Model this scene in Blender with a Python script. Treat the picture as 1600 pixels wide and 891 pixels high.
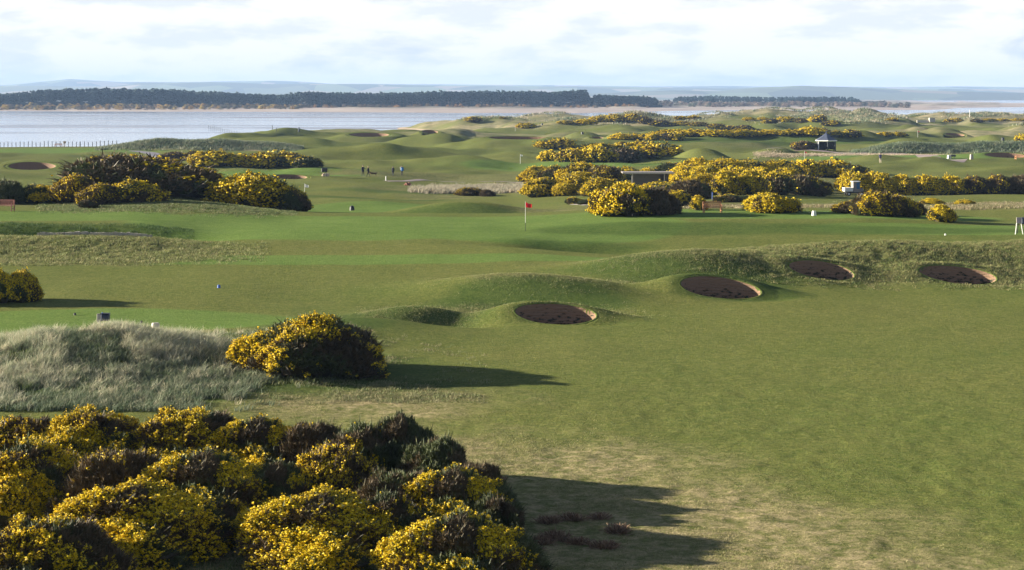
import bpy, math, random
import numpy as np
from mathutils import Vector, Matrix

# ------------------------------------------------------------------ camera, sky, sun, exposure
F = 3100.0; CX = 800.0; HZ = 150.0; CAMH = 12.0
scene = bpy.context.scene
for o in list(bpy.data.objects):
    bpy.data.objects.remove(o)
COL = scene.collection

cam_d = bpy.data.cameras.new("camera")
cam = bpy.data.objects.new("camera", cam_d); COL.objects.link(cam)
cam.location = (0, 0, CAMH); cam.rotation_euler = (math.radians(90), 0, 0)
cam_d.sensor_width = 36; cam_d.lens = 36*F/1600; cam_d.shift_y = -(445.5-HZ)/1600
cam_d.clip_start = 0.5; cam_d.clip_end = 90000
scene.camera = cam

SUN_EL = 14.0
SUN_AZ = 281.0          # compass-like: direction the light comes from, measured clockwise from +Y (270 = from -X)
sun_d = bpy.data.lights.new("sun", 'SUN'); sun = bpy.data.objects.new("sun", sun_d); COL.objects.link(sun)
sun_d.energy = 5.0; sun_d.angle = math.radians(0.5); sun_d.color = (1.0, 0.89, 0.70)
sd = Vector((math.sin(math.radians(SUN_AZ))*math.cos(math.radians(SUN_EL)),
             math.cos(math.radians(SUN_AZ))*math.cos(math.radians(SUN_EL)), math.sin(math.radians(SUN_EL))))
sun.rotation_euler = sd.to_track_quat('Z', 'Y').to_euler()
sun.location = (-60, 40, 60)

world = bpy.data.worlds.new("World"); scene.world = world; world.use_nodes = True
nt = world.node_tree; nt.nodes.clear()
def N(tree, t, **kw):
    n = tree.nodes.new(t)
    for k, v in kw.items():
        if k.startswith('i_'): n.inputs[k[2:].replace('_', ' ')].default_value = v
        else: setattr(n, k, v)
    return n
L = nt.links.new
sky = N(nt, 'ShaderNodeTexSky', sky_type='NISHITA', sun_disc=False)
sky.sun_elevation = math.radians(SUN_EL); sky.sun_rotation = math.radians(SUN_AZ); sky.air_density = 1.0
tc = N(nt, 'ShaderNodeTexCoord')
sep = N(nt, 'ShaderNodeSeparateXYZ'); L(tc.outputs['Generated'], sep.inputs[0])
mp = N(nt, 'ShaderNodeMapping'); mp.inputs['Scale'].default_value = (9, 9, 34); L(tc.outputs['Generated'], mp.inputs[0])
n1 = N(nt, 'ShaderNodeTexNoise'); n1.inputs['Scale'].default_value = 1.0; n1.inputs['Detail'].default_value = 9; n1.inputs['Roughness'].default_value = .56
n1.inputs['Distortion'].default_value = .35
L(mp.outputs[0], n1.inputs['Vector'])
# cloud cover: dense low down, thinning overhead
cr = N(nt, 'ShaderNodeValToRGB'); L(n1.outputs[0], cr.inputs[0])
cr.color_ramp.elements[0].position = .30; cr.color_ramp.elements[0].color = (0, 0, 0, 1)
cr.color_ramp.elements[1].position = .42; cr.color_ramp.elements[1].color = (1, 1, 1, 1)
# cloud brightness
mp2 = N(nt, 'ShaderNodeMapping'); mp2.inputs['Scale'].default_value = (20, 20, 75); mp2.inputs['Location'].default_value = (3, 1, .12); L(tc.outputs['Generated'], mp2.inputs[0])
n2 = N(nt, 'ShaderNodeTexNoise'); n2.inputs['Scale'].default_value = 1.0; n2.inputs['Detail'].default_value = 8; n2.inputs['Roughness'].default_value = .6
L(mp2.outputs[0], n2.inputs['Vector'])
cr2 = N(nt, 'ShaderNodeValToRGB'); L(n2.outputs[0], cr2.inputs[0])
CLOUD_HI = (6.4, 6.25, 6.1, 1); CLOUD_LO = (5.1, 5.3, 5.6, 1)
cr2.color_ramp.elements[0].position = .40; cr2.color_ramp.elements[0].color = CLOUD_LO
cr2.color_ramp.elements[1].position = .52; cr2.color_ramp.elements[1].color = CLOUD_HI
hi = N(nt, 'ShaderNodeMapRange', clamp=True); L(sep.outputs['Z'], hi.inputs['Value'])
hi.inputs['From Min'].default_value = .06; hi.inputs['From Max'].default_value = .2; hi.inputs['To Min'].default_value = 1.0; hi.inputs['To Max'].default_value = .1
mm = N(nt, 'ShaderNodeMath', operation='MULTIPLY'); L(cr.outputs[0], mm.inputs[0]); L(hi.outputs[0], mm.inputs[1])
# blue gaps: Nishita lifted
gap = N(nt, 'ShaderNodeMixRGB'); gap.inputs[0].default_value = .72; dim = N(nt, 'ShaderNodeMixRGB', blend_type='MULTIPLY'); dim.inputs[0].default_value = 1; L(sky.outputs[0], dim.inputs[1]); dim.inputs[2].default_value = (.42, .50, .62, 1); L(dim.outputs[0], gap.inputs[1]); gap.inputs[2].default_value = (3.7, 4.3, 5.2, 1)
lowz = N(nt, 'ShaderNodeMapRange', clamp=True); L(sep.outputs['Z'], lowz.inputs['Value'])
lowz.inputs['From Min'].default_value = .06; lowz.inputs['From Max'].default_value = .22; lowz.inputs['To Min'].default_value = .85; lowz.inputs['To Max'].default_value = .0
L(lowz.outputs[0], gap.inputs[0])
mx = N(nt, 'ShaderNodeMixRGB'); L(mm.outputs[0], mx.inputs[0]); L(gap.outputs[0], mx.inputs[1]); L(cr2.outputs[0], mx.inputs[2])
bg = N(nt, 'ShaderNodeBackground'); bg.inputs[1].default_value = 0.05; L(mx.outputs[0], bg.inputs[0])
wo = N(nt, 'ShaderNodeOutputWorld'); L(bg.outputs[0], wo.inputs[0])

scene.view_settings.view_transform = 'Standard'; scene.view_settings.look = 'None'
scene.view_settings.gamma = 1; scene.view_settings.exposure = 1.84
scene.view_settings.use_curve_mapping = False
scene.render.engine = 'CYCLES'
scene.cycles.max_bounces = 6; scene.cycles.volume_bounces = 0
scene.cycles.diffuse_bounces = 3; scene.cycles.glossy_bounces = 2

# ------------------------------------------------------------------ helpers
R = random.Random(7)
def rng(s): return np.random.default_rng(s)
def tag(o, label=None, cat=None, group=None, kind=None):
    if label: o['label'] = label
    if cat: o['category'] = cat
    if group: o['group'] = group
    if kind: o['kind'] = kind
    return o
def link(name, data, parent=None, loc=None):
    o = bpy.data.objects.new(name, data); COL.objects.link(o)
    if parent is not None: o.parent = parent
    if loc is not None: o.location = loc
    return o
def np_mesh(name, V, Fc, mats=(), smooth=False, col=None, matidx=None):
    """V (n,3); Fc list of arrays of equal-size polys or one array"""
    if not isinstance(Fc, (list, tuple)): Fc = [Fc]
    Fc = [np.asarray(f, dtype=np.int32) for f in Fc if len(f)]
    me = bpy.data.meshes.new(name)
    V = np.asarray(V, dtype=np.float32)
    me.vertices.add(len(V)); me.vertices.foreach_set('co', V.ravel())
    nl = sum(f.size for f in Fc); npoly = sum(len(f) for f in Fc)
    me.loops.add(nl); me.polygons.add(npoly)
    me.loops.foreach_set('vertex_index', np.concatenate([f.ravel() for f in Fc]))
    ls = []; off = 0
    for f in Fc:
        ls.append(off + np.arange(len(f))*f.shape[1]); off += f.size
    me.polygons.foreach_set('loop_start', np.concatenate(ls).astype(np.int32))
    me.polygons.foreach_set('loop_total', np.concatenate([np.full(len(f), f.shape[1]) for f in Fc]).astype(np.int32))
    if matidx is not None: me.polygons.foreach_set('material_index', np.asarray(matidx, dtype=np.int32))
    me.polygons.foreach_set('use_smooth', np.full(npoly, smooth))
    me.update(calc_edges=True)
    for m in mats: me.materials.append(m)
    if col is not None:
        a = me.attributes.new('tint', 'FLOAT_COLOR', 'POINT')
        c = np.ones((len(V), 4), dtype=np.float32); c[:, :col.shape[1]] = col
        a.data.foreach_set('color', c.ravel())
    return me

def hsh(ix, iy, s):
    n = np.sin(ix*127.1 + iy*311.7 + s*74.7)*43758.5453
    return n - np.floor(n)
def vnoise(x, y, s=0):
    ix = np.floor(x); iy = np.floor(y); fx = x-ix; fy = y-iy
    fx = fx*fx*fx*(fx*(fx*6-15)+10); fy = fy*fy*fy*(fy*(fy*6-15)+10)
    a = hsh(ix, iy, s); b = hsh(ix+1, iy, s); c = hsh(ix, iy+1, s); d = hsh(ix+1, iy+1, s)
    return (a*(1-fx)+b*fx)*(1-fy) + (c*(1-fx)+d*fx)*fy - .5
def fbm(x, y, s=0, o=3):
    r = 0; a = 1
    for i in range(o):
        r = r + a*vnoise(x, y, s+i*13); x = x*2.03+1.7; y = y*2.03+.9; a *= .5
    return r
def sstep(a, b, x):
    t = np.clip((x-a)/(b-a), 0, 1); return t*t*(3-2*t)

# ------------------------------------------------------------------ materials
def new_mat(name):
    m = bpy.data.materials.new(name); m.use_nodes = True
    t = m.node_tree; t.nodes.clear()
    out = N(t, 'ShaderNodeOutputMaterial'); b = N(t, 'ShaderNodeBsdfPrincipled')
    t.links.new(b.outputs[0], out.inputs[0])
    return m, t, b
def simple_mat(name, col, rough=.6, var=.15, scale=8, metal=0, bump=0):
    m, t, b = new_mat(name)
    tcn = N(t, 'ShaderNodeTexCoord'); n = N(t, 'ShaderNodeTexNoise'); n.inputs['Scale'].default_value = scale; n.inputs['Detail'].default_value = 4
    t.links.new(tcn.outputs['Object'], n.inputs['Vector'])
    r = N(t, 'ShaderNodeValToRGB'); t.links.new(n.outputs[0], r.inputs[0])
    r.color_ramp.elements[0].position = .3; r.color_ramp.elements[1].position = .7
    r.color_ramp.elements[0].color = tuple(c*(1-var) for c in col)+(1,); r.color_ramp.elements[1].color = tuple(min(1, c*(1+var)) for c in col)+(1,)
    t.links.new(r.outputs[0], b.inputs['Base Color'])
    b.inputs['Roughness'].default_value = rough; b.inputs['Metallic'].default_value = metal
    if bump:
        bp = N(t, 'ShaderNodeBump'); bp.inputs['Strength'].default_value = bump; bp.inputs['Distance'].default_value = .02
        t.links.new(n.outputs[0], bp.inputs['Height']); t.links.new(bp.outputs[0], b.inputs['Normal'])
    return m
def tint_mat(name, rough=.7, transl=0.0, objvar=0.0, gain=1.0):
    """colour from the mesh's 'tint' attribute, with a slight per-object change of tone"""
    m, t, b = new_mat(name)
    a = N(t, 'ShaderNodeAttribute', attribute_name='tint')
    c = a.outputs['Color']
    if objvar:
        oi = N(t, 'ShaderNodeObjectInfo'); hs = N(t, 'ShaderNodeHueSaturation')
        mr = N(t, 'ShaderNodeMapRange'); mr.inputs['To Min'].default_value = 1-objvar; mr.inputs['To Max'].default_value = 1+objvar
        t.links.new(oi.outputs['Random'], mr.inputs['Value']); t.links.new(mr.outputs[0], hs.inputs['Value'])
        t.links.new(c, hs.inputs['Color']); c = hs.outputs[0]
    t.links.new(c, b.inputs['Base Color'])
    b.inputs['Roughness'].default_value = rough
    b.inputs['Specular IOR Level'].default_value = .25
    if transl:
        tr = N(t, 'ShaderNodeBsdfTranslucent'); t.links.new(c, tr.inputs[0])
        ms = N(t, 'ShaderNodeMixShader'); ms.inputs[0].default_value = transl
        out = [n for n in t.nodes if n.type == 'OUTPUT_MATERIAL'][0]
        t.links.new(b.outputs[0], ms.inputs[1]); t.links.new(tr.outputs[0], ms.inputs[2]); t.links.new(ms.outputs[0], out.inputs[0])
    return m

M = {}
M['leaf'] = tint_mat('gorse_leaf', .6, .0, .22)
M['flower'] = tint_mat('gorse_flower', .55, .25, .10)
M['bush_core'] = simple_mat('gorse_core_fill', (.035, .028, .016), .9, .3, 5)
M['blade'] = tint_mat('grass_blade', .75, .2)
M['heather'] = tint_mat('dry_heather', .85, .1)
M['pine'] = tint_mat('pine_needles', .8, 0, .12)
M['bark'] = simple_mat('pine_bark', (.12, .075, .05), .9, .3, 3)
M['white'] = simple_mat('white_paint', (.78, .78, .76), .45, .04)
M['red'] = simple_mat('red_cloth', (.75, .05, .07), .6, .08)
M['redpaint'] = simple_mat('red_paint', (.65, .06, .05), .45, .08)
M['black'] = simple_mat('black_plastic', (.018, .02, .028), .45, .2)
M['navy'] = simple_mat('navy_plastic', (.02, .035, .08), .4, .2)
M['blue'] = simple_mat('blue_paint', (.04, .12, .45), .45, .1)
M['teak'] = simple_mat('teak_wood', (.38, .17, .08), .65, .25, 14, 0, .3)
M['teakred'] = simple_mat('weathered_red_wood', (.3, .12, .1), .7, .25, 14, 0, .3)
M['orange'] = simple_mat('orange_varnished_wood', (.6, .27, .1), .55, .15, 12)
M['palewood'] = simple_mat('pale_wood', (.55, .42, .3), .7, .2, 12)
M['concrete'] = simple_mat('concrete', (.42, .39, .36), .85, .18, 6, 0, .3)
M['stone'] = simple_mat('pale_stone', (.36, .33, .28), .85, .35, 5, 0, .5)
M['render'] = simple_mat('grey_render', (.12, .11, .12), .85, .12, 3, 0, .2)
M['felt'] = simple_mat('roof_slab', (.22, .2, .21), .8, .15, 2)
M['slate'] = simple_mat('blue_slate', (.06, .075, .12), .55, .25, 9, 0, .4)
M['darkwood'] = simple_mat('dark_stained_wood', (.03, .04, .045), .7, .3, 8)
M['steel'] = simple_mat('grey_steel', (.4, .42, .45), .35, .1, 10, .8)
M['tyre'] = simple_mat('tyre_rubber', (.03, .03, .03), .85, .1)
M['skin'] = simple_mat('skin', (.5, .3, .22), .55, .05)
M['hair'] = simple_mat('dark_hair', (.05, .035, .03), .7, .2)
M['fairhair'] = simple_mat('fair_hair', (.4, .3, .2), .7, .2)
M['coat'] = simple_mat('dark_coat', (.018, .02, .035), .8, .2)
M['bluecoat'] = simple_mat('blue_coat', (.06, .25, .6), .7, .15)
M['palecloth'] = simple_mat('pale_cloth', (.62, .6, .58), .8, .1)
M['trousers'] = simple_mat('dark_trousers', (.02, .022, .03), .85, .2)
M['shorts'] = simple_mat('sand_trousers', (.5, .42, .34), .85, .1)
M['purple'] = simple_mat('purple_jumper', (.05, .04, .12), .8, .1)
M['fur'] = simple_mat('brown_dog_fur', (.09, .055, .03), .9, .3)
m, t, b = new_mat('glass_pane'); b.inputs['Base Color'].default_value = (.03, .12, .3, 1); b.inputs['Roughness'].default_value = .08; b.inputs['Specular IOR Level'].default_value = .6; M['glass'] = m
# ------------------------------------------------------------------ terrain heights
# elevation profiles along the view depth for a few bearings (column px in the photograph's width)
PROF = {
 -400: [(20,-.2),(100,-.3),(108,0),(118,.55),(130,.9),(137,1.3),(143,1.6),(151,2.45),(170,2.5),(185,2.2),(215,-.3),(270,-1.1),(340,-1.8),(400,-2),(555,-2.2),(575,-4),(620,-7)],
 0:    [(20,-.2),(100,-.3),(108,0),(118,.55),(130,.9),(137,1.3),(143,1.6),(151,2.45),(170,2.5),(185,2.2),(215,-.3),(270,-1.1),(340,-1.8),(400,-2),(560,-2.2),(578,-4),(620,-7)],
 230:  [(20,-.2),(100,-.3),(108,0),(118,.55),(130,.9),(137,1.3),(143,1.6),(151,2.3),(170,2.5),(185,2.2),(215,-.3),(270,-1.1),(340,-1.8),(400,-2),(590,-2.1),(612,-4),(650,-7)],
 330:  [(20,-.2),(98,-.3),(108,0),(118,.5),(130,1.0),(140,1.45),(150,1.7),(165,2.2),(180,1.9),(215,-.3),(270,-1.1),(340,-1.8),(400,-2),(620,-1.9),(650,-4),(690,-7)],
 450:  [(20,-.2),(98,-.3),(108,-.1),(116,.25),(130,1.05),(142,1.62),(150,1.75),(168,1.8),(178,1.5),(205,-.6),(260,-1.4),(340,-1.8),(450,-2),(740,-1.6),(770,-4),(810,-7)],
 800:  [(20,-.2),(100,-.28),(108,-.2),(115,.1),(124,.78),(133,1.34),(142,1.68),(150,1.85),(172,1.9),(205,-.5),(260,-1.4),(340,-1.8),(500,-2),(800,-2),(1080,-1.6),(1110,-4),(1160,-7)],
 960:  [(20,-.2),(100,-.28),(110,-.2),(116,.05),(124,.62),(132,1.0),(141,1.25),(147,1.35),(155,2.05),(172,2.2),(195,.6),(250,-.5),(340,-1.5),(500,-2),(800,-2),(1150,-1.5),(1180,-4),(1240,-7)],
 1150: [(20,-.2),(104,-.28),(115,0),(124,.35),(132,.8),(141,1.1),(147,1.35),(156,2.25),(174,2.15),(200,1.0),(250,.2),(340,-1.6),(500,-2),(800,-2),(1200,-1.5),(1240,-4),(1300,-7)],
 1350: [(20,-.2),(104,-.28),(117,.1),(124,.3),(132,.7),(141,1.1),(148,1.55),(157,2.3),(176,2.0),(200,.9),(260,-1.0),(340,-1.8),(500,-2),(800,-2),(1300,-1.5),(1340,-4),(1400,-7)],
 1500: [(20,-.2),(104,-.28),(117,.1),(124,.3),(132,.7),(142,1.4),(150,1.75),(160,1.9),(176,2.0),(200,.9),(260,-1.0),(340,-1.8),(500,-2),(800,-2),(1350,-1.5),(1400,-4),(1460,-7)],
 2100: [(20,-.2),(104,-.28),(117,.1),(124,.3),(132,.7),(142,1.4),(150,1.75),(160,1.9),(176,2.0),(200,.9),(260,-1.0),(340,-1.8),(500,-2),(800,-2),(1350,-1.5),(1400,-4),(1460,-7)],
}
PK = sorted(PROF)
LD = np.linspace(math.log(20), math.log(2200), 1600)
tab = np.array([np.interp(np.exp(LD), [p[0] for p in PROF[k]], [p[1] for p in PROF[k]], right=-8) for k in PK])
ker = np.exp(-np.linspace(-2, 2, 17)**2); ker /= ker.sum()
tab = np.array([np.convolve(np.pad(r, 8, mode='edge'), ker, 'valid') for r in tab])
UC = np.linspace(-400, 2100, 251)
T2 = np.array([[np.interp(u, PK, tab[:, j]) for j in range(0, 1600, 1)] for u in UC]) if False else \
     np.stack([np.interp(UC, PK, tab[:, j]) for j in range(1600)], axis=1)
k2 = np.exp(-np.linspace(-2, 2, 9)**2); k2 /= k2.sum()
T2 = sum(k2[i]*np.pad(T2, ((4, 4), (0, 0)), mode='edge')[i:i+251] for i in range(9))
def base_h(px, D):
    u = np.clip((px+400)/10, 0, 249.999); v = np.clip((np.log(np.maximum(D, 20))-LD[0])/(LD[1]-LD[0]), 0, 1598.999)
    i = u.astype(int); j = v.astype(int); fu = u-i; fv = v-j
    return (T2[i, j]*(1-fu)+T2[i+1, j]*fu)*(1-fv) + (T2[i, j+1]*(1-fu)+T2[i+1, j+1]*fu)*fv

# mounds and hollows: (px, distance, half-width m, half-depth m, height m, sharpness)
BUMPS = [
 (135, 90, 4.4, 5.0, 1.08, 2.2), (250, 91, 4.5, 5, .35, 2), (400, 96, 6, 4, .35, 2), (20, 88, 5, 6, .25, 2), (-180, 88, 7, 6, .3, 2.2),
 (520, 101, 5, 3, .45, 2), (650, 108.5, 2.6, 1.4, .6, 2.2), (700, 106.5, 2.6, 1.5, -.4, 2), (575, 104, 3.5, 2, .4, 2),
 (850, 117.5, 6.0, 3.2, 1.0, 2.2), (760, 119, 5, 3, .25, 2),
 (1085, 125.5, 6.0, 3.6, 1.35, 2.2), (960, 126, 5, 4, .25, 2),
 (1250, 131, 8.5, 5.0, 1.15, 2.4), (1390, 132, 6, 5, .40, 2), (1540, 132, 8.5, 5.2, .85, 2.6), (1720, 132, 7, 5.5, .9, 2.2), (1170, 134, 4, 3, .15, 2),
 (925, 140.5, 4.6, 2.2, -.7, 2), (840, 141, 6, 1.6, -.22, 2), (1000, 155, 5, 3, .15, 2),
 # left rough bank, trench behind it
 (60, 139.5, 9, 4.0, .38, 2.4), (190, 139.5, 5, 3.6, .30, 2.2), (-150, 139.5, 9, 4.0, .38, 2.4),
 (70, 145.6, 10.5, 2.6, -1.5, 3), (-160, 145.6, 9, 2.6, -1.5, 3),
 # gorse knolls
 (215, 184, 9, 8, .85, 2.4), (330, 172, 6, 6, .5, 2), (400, 186, 6, 6, .2, 2),
 # humps in the dip beyond the green
 (730, 212, 6.5, 4, 1.35, 2.4), (560, 238, 9, 7, .7, 2), (640, 262, 8, 6, -.5, 2), (470, 250, 9, 8, .5, 2), (720, 296, 15, 8, .55, 2), (1000, 270, 12, 16, .7, 2),
 (1150, 285, 22, 25, .8, 2.2), (1290, 300, 14, 14, .5, 2),
 # marram banks
 (225, 512, 9, 6, 1.5, 2.4), (300, 514, 11, 7, 1.5, 3), (385, 520, 12, 7, 1.4, 3), (470, 600, 14, 12, .8, 2),
 (1395, 486, 7, 6, 1.3, 2.4), (1440, 488, 7, 6, 1.5, 2.4), (1500, 490, 7, 6, 1.4, 2.4), (1560, 490, 7, 6, 1.5, 2.6), (1630, 488, 8, 6, 1.5, 2.6), (1720, 488, 12, 6, 1.6, 2.6),
 # terrace behind the pavilion
 (1060, 590, 16, 24, 1.3, 3), (1150, 590, 20, 24, 1.5, 3), (1250, 600, 20, 28, 1.5, 3), (1380, 610, 25, 30, .9, 3),
 # far dunes
 (650, 1000, 25, 20, 1.15, 2), (700, 960, 25, 22, 2.45, 2.2), (745, 930, 22, 20, 2.88, 2.2), (800, 900, 30, 20, 1.87, 2), (860, 1060, 30, 28, 3.46, 2.4),
 (885, 850, 22, 16, 1.58, 2), (960, 880, 26, 20, 2.74, 2.2), (1010, 900, 24, 24, 3.02, 2.2), (960, 760, 25, 14, 1.87, 2), (905, 780, 15, 10, 1.58, 2), (1070, 950, 30, 26, 2.59, 2.2), (1110, 860, 34, 18, 3.31, 2.4),
 (1140, 1050, 22, 20, 3.74, 2), (1190, 1080, 26, 20, 3.53, 2), (1235, 1060, 26, 20, 3.82, 2), (1285, 1000, 28, 20, 3.31, 2), (1270, 830, 34, 16, 2.59, 2.2),
 (1340, 900, 26, 20, 2.59, 2), (1330, 1050, 26, 20, 3.31, 2), (1385, 960, 26, 20, 2.74, 2), (1440, 1100, 34, 24, 2.59, 2), (1505, 1000, 30, 20, 2.45, 2), (1580, 980, 40, 20, 2.45, 2), (1680, 980, 40, 20, 2.45, 2),
 (560, 760, 25, 20, 1.01, 2), (610, 700, 20, 14, 0.86, 2), (830, 640, 16, 9, 0.72, 2), (720, 680, 20, 12, 0.94, 2),
]
TUFTY = [(1260, 131, 10.5, 6), (1400, 131, 8, 5.5), (1550, 131, 11, 6.5), (1720, 131, 9, 6), (90, 136, 12, 5), (-160, 136, 12, 5), (120, 89, 9, 9), (330, 90, 8, 8)]
TILT = [.15, .25, .24, .17]
def bx_of(px, D): return (px-CX)/F*D
def D_of(py, z): return (CAMH-z)*F/(py-HZ)

# bunkers: px centre, front-lip py, width px, back-lip py, distance, depth/width ratio, wall depth
BK = [
 (868, 507, 126, 474, None, .62, .62), (1125, 467, 122, 432, None, .62, .6), (1284, 437, 98, 407, None, .66, .42), (1497, 444, 118, 415, None, .6, .42),
 (50, 265.5, 74, 253.5, None, .75, 1.3), (453, 280, 56, 273, None, .7, .6), (577, 214, 62, 207.5, None, .8, .8), (812, 218, 96, 213, None, .6, .8),
 (1572, 247, 62, 238.5, None, .7, .8), (1492, 213, 30, 208, None, .8, .8), (934, 217, 20, 213.5, None, .9, .8), (672, 208.5, 26, 203.5, None, .8, .8),
]
BUNK = None
def hraw(x, y):
    x = np.asarray(x, float); y = np.asarray(y, float)
    D = np.maximum(y, 20.0); px = CX + F*x/D
    z = base_h(px, D)
    for (bp, bd, rx, ry, amp, sh) in BUMPS:
        r = ((x-bx_of(bp, bd))/rx)**2 + ((y-bd)/ry)**2
        z = z + amp*np.exp(-(r**(sh/2))*.9)
    land = sstep(-3.9, -2.2, z)
    calm = 1-.85*np.clip(np.exp(-((D-510)/75)**4)*sstep(140, 60, px)+np.exp(-((D-515)/30)**4)*sstep(520, 440, px)+np.exp(-((D-485)/32)**4)*sstep(1250, 1330, px)+np.exp(-((D-560)/40)**2)*sstep(420, 250, px)+np.exp(-((D-143)/9)**4)*sstep(420, 330, px), 0, 1)
    land = land*calm
    far = sstep(200, 420, D)
    z = z + land*(fbm(x/34, y/34, 3)*2.3*far*(1-.3*sstep(700, 900, D)) + fbm(x/13, y/17, 9, 2)*(.3+.9*far)*.85*(.3+.7*sstep(100, 130, D)))
    hm = np.maximum(fbm(x/21+5, y/26, 43, 2)-.10, 0); z = z + land*hm**1.15*5.5*far*(1-np.exp(-((D-560)/45)**2)*sstep(420, 250, px))*sstep(380, 430, D+60*vnoise(x/50, y/50, 2))*(1-.7*np.exp(-((D-555)/28)**2)*(px < 300))
    z = z + land*sstep(600, 900, D)*np.abs(fbm(x/24, y/34, 21))*2.0
    z = z + land*fbm(x/3.2, y/3.6, 31, 2)*.05
    rm = 0
    for (cx_, cd_, rx_, ry_) in TUFTY:
        rm = np.maximum(rm, np.exp(-(((x-bx_of(cx_, cd_))/rx_)**2+((y-cd_)/ry_)**2)**2))
    z = z + rm*(fbm(x/.7, y/.8, 71, 2)*.10) + sstep(110, 60, D)*fbm(x/.8, y/1.2, 72, 2)*.05
    return z
def make_bunks():
    global BUNK
    BUNK = []
    for (px, pf, w, pb, Dc, ratio, dep) in BK:
        if Dc is None:
            D0 = None
            Ds = np.arange(95, 160, .05) if pf > 400 else np.linspace(230, 1100, 3000); zz = hraw(bx_of(px, Ds), Ds); py = HZ+(CAMH-zz)*F/Ds
            i = np.argmax(py < pf); D0 = Ds[i]
            a = w/2*D0/F; b_ = a*ratio; Dc = D0+b_
        a = w/2*Dc/F; b_ = a*ratio; xc = bx_of(px, Dc)
        zf = CAMH-(pf-HZ)*(Dc-b_)/F; zb = CAMH-(pb-HZ)*(Dc+b_)/F
        BUNK.append((xc, Dc, a, b_, zf, zb, dep))
make_bunks()
def height(x, y, pits=False):
    x = np.asarray(x, float); y = np.asarray(y, float)
    z = hraw(x, y)
    for k_, (xc, yc, a, b_, zf, zb, dep) in enumerate(BUNK):
        r = np.sqrt(((x-xc)/a)**2+((y-yc)/b_)**2)
        t = np.clip((y-yc)/b_, -1.0, 1.25)
        # slight banking left and right of the back lip
        zp = zf+(zb-zf)*(.5+.5*t) - (TILT[k_] if k_ < 4 else .1)*np.clip((x-xc)/a, -1.3, 1.5)
        w = sstep(2.7, 1.05, r+.25*(t < 0)*np.abs(t))
        z = z*(1-w)+zp*w
        if pits: z = np.where(r < (1.015 if k_ < 4 else 1.09), z-3.2, z)
    return z
def h1(x, y): return float(height(np.array([x]), np.array([y]))[0])
DS = np.concatenate([np.arange(40, 200, .1), np.arange(200, 1500, .5)])
def hit(px, py, dmin=40):
    """first point of the ground seen at image position px, py"""
    ds = DS[DS >= dmin]
    z = height(bx_of(px, ds), ds); ray = CAMH-(py-HZ)*ds/F
    i = int(np.argmax(z > ray))
    D = float(ds[i]) if z[i] > ray[i] else float(ds[-1])
    return Vector((bx_of(px, D), D, float(height(bx_of(px, D), D))))
def at(px, D):
    x = bx_of(px, D); return Vector((x, D, h1(x, D)))

# ---- ground sheet
ds = [20.0]
while ds[-1] < 1500:
    d = ds[-1]; st = d*d/(12*F)*.75
    if d < 95: st = max(st, .16); st = min(st, .25) if d > 70 else st
    elif d < 152: st = .13
    for (xc, yc, a, b_, *_r) in BUNK:
        if abs(d-yc) < b_*1.7: st = min(st, max(b_/14, .12))
    ds.append(d+st)
ds += [1600, 1750, 2000]
ds = np.array(ds); us = np.linspace(-330, 1930, 1000)
DD, UU = np.meshgrid(ds, us, indexing='ij'); XX = (UU-CX)/F*DD
ZZ = height(XX.ravel(), DD.ravel(), pits=True).reshape(XX.shape)
nr, nc = XX.shape
idx = np.arange(nr*nc).reshape(nr, nc)
quads = np.stack([idx[:-1, :-1], idx[:-1, 1:], idx[1:, 1:], idx[1:, :-1]], axis=-1).reshape(-1, 4)
# zone masks: R rough/dry grass, G mown green, B dune/marram+bare
X = XX.ravel(); Y = DD.ravel(); Z = ZZ.ravel(); PX = UU.ravel()
def blob(px, D, rx, ry, p=2.0):
    r = ((X-bx_of(px, D))/rx)**2+((Y-D)/ry)**2
    return np.exp(-(r**(p/2)))
nz = fbm(X/6, Y/9, 77, 3); nz2 = fbm(X/1.8, Y/3.2, 78, 3)
def soft(v, thr=.5, w=.18): return sstep(thr-w, thr+w, v+nz*.28+nz2*.14)
rough = np.zeros_like(X)
for a in [(420, 84, 8, 4, 2), (560, 82, 6, 3.5, 2), (1250, 130.5, 11, 7.5, 3), (1540, 130, 13, 8, 3), (1400, 129, 8, 7, 2), (1720, 130, 12, 8, 3),
          (100, 135, 13, 6.0, 3), (-150, 135, 12, 6.0, 3), (230, 178, 15, 12, 3), (650, 108, 5, 3.2, 2), (760, 111, 8, 2.6, 2), (1500, 195, 20, 20, 3), (1650, 195, 20, 20, 3),
          (850, 119, 5, 3.4, 2), (1080, 126, 6, 4, 2), (1000, 200, 18, 24, 3), (1120, 185, 14, 12, 3), (1240, 190, 12, 10, 2), (1150, 290, 40, 50, 3), (720, 285, 16, 10, 2), (1300, 300, 25, 40, 2),
          (1290, 505, 40, 10, 3), (1180, 545, 25, 14, 2), (700, 270, 8, 8, 2), (300, 512, 26, 12, 3), (1520, 488, 34, 10, 3), (730, 345, 25, 14, 2)]:
    rough = np.maximum(rough, blob(*a))
near_dry = np.maximum.reduce([blob(980, 52, 9, 12, 2)*1.1, blob(1200, 49, 8, 8, 2)*1.05, blob(880, 66, 6, 5, 2)*.8, blob(700, 66, 6, 9, 2)*.8, blob(560, 78, 6, 5, 2)*.7, blob(1440, 46, 8, 6, 2)*.95, blob(300, 50, 9, 8, 2)])
roughm = soft(rough)
drym = soft(near_dry, .5, .3)
far = sstep(560, 760, Y)
duneN = fbm(X/60, Y/45, 55, 3)
dune = np.maximum(far*sstep(-.02, .30, duneN+.28*sstep(780, 1000, Y)), 0)
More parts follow.
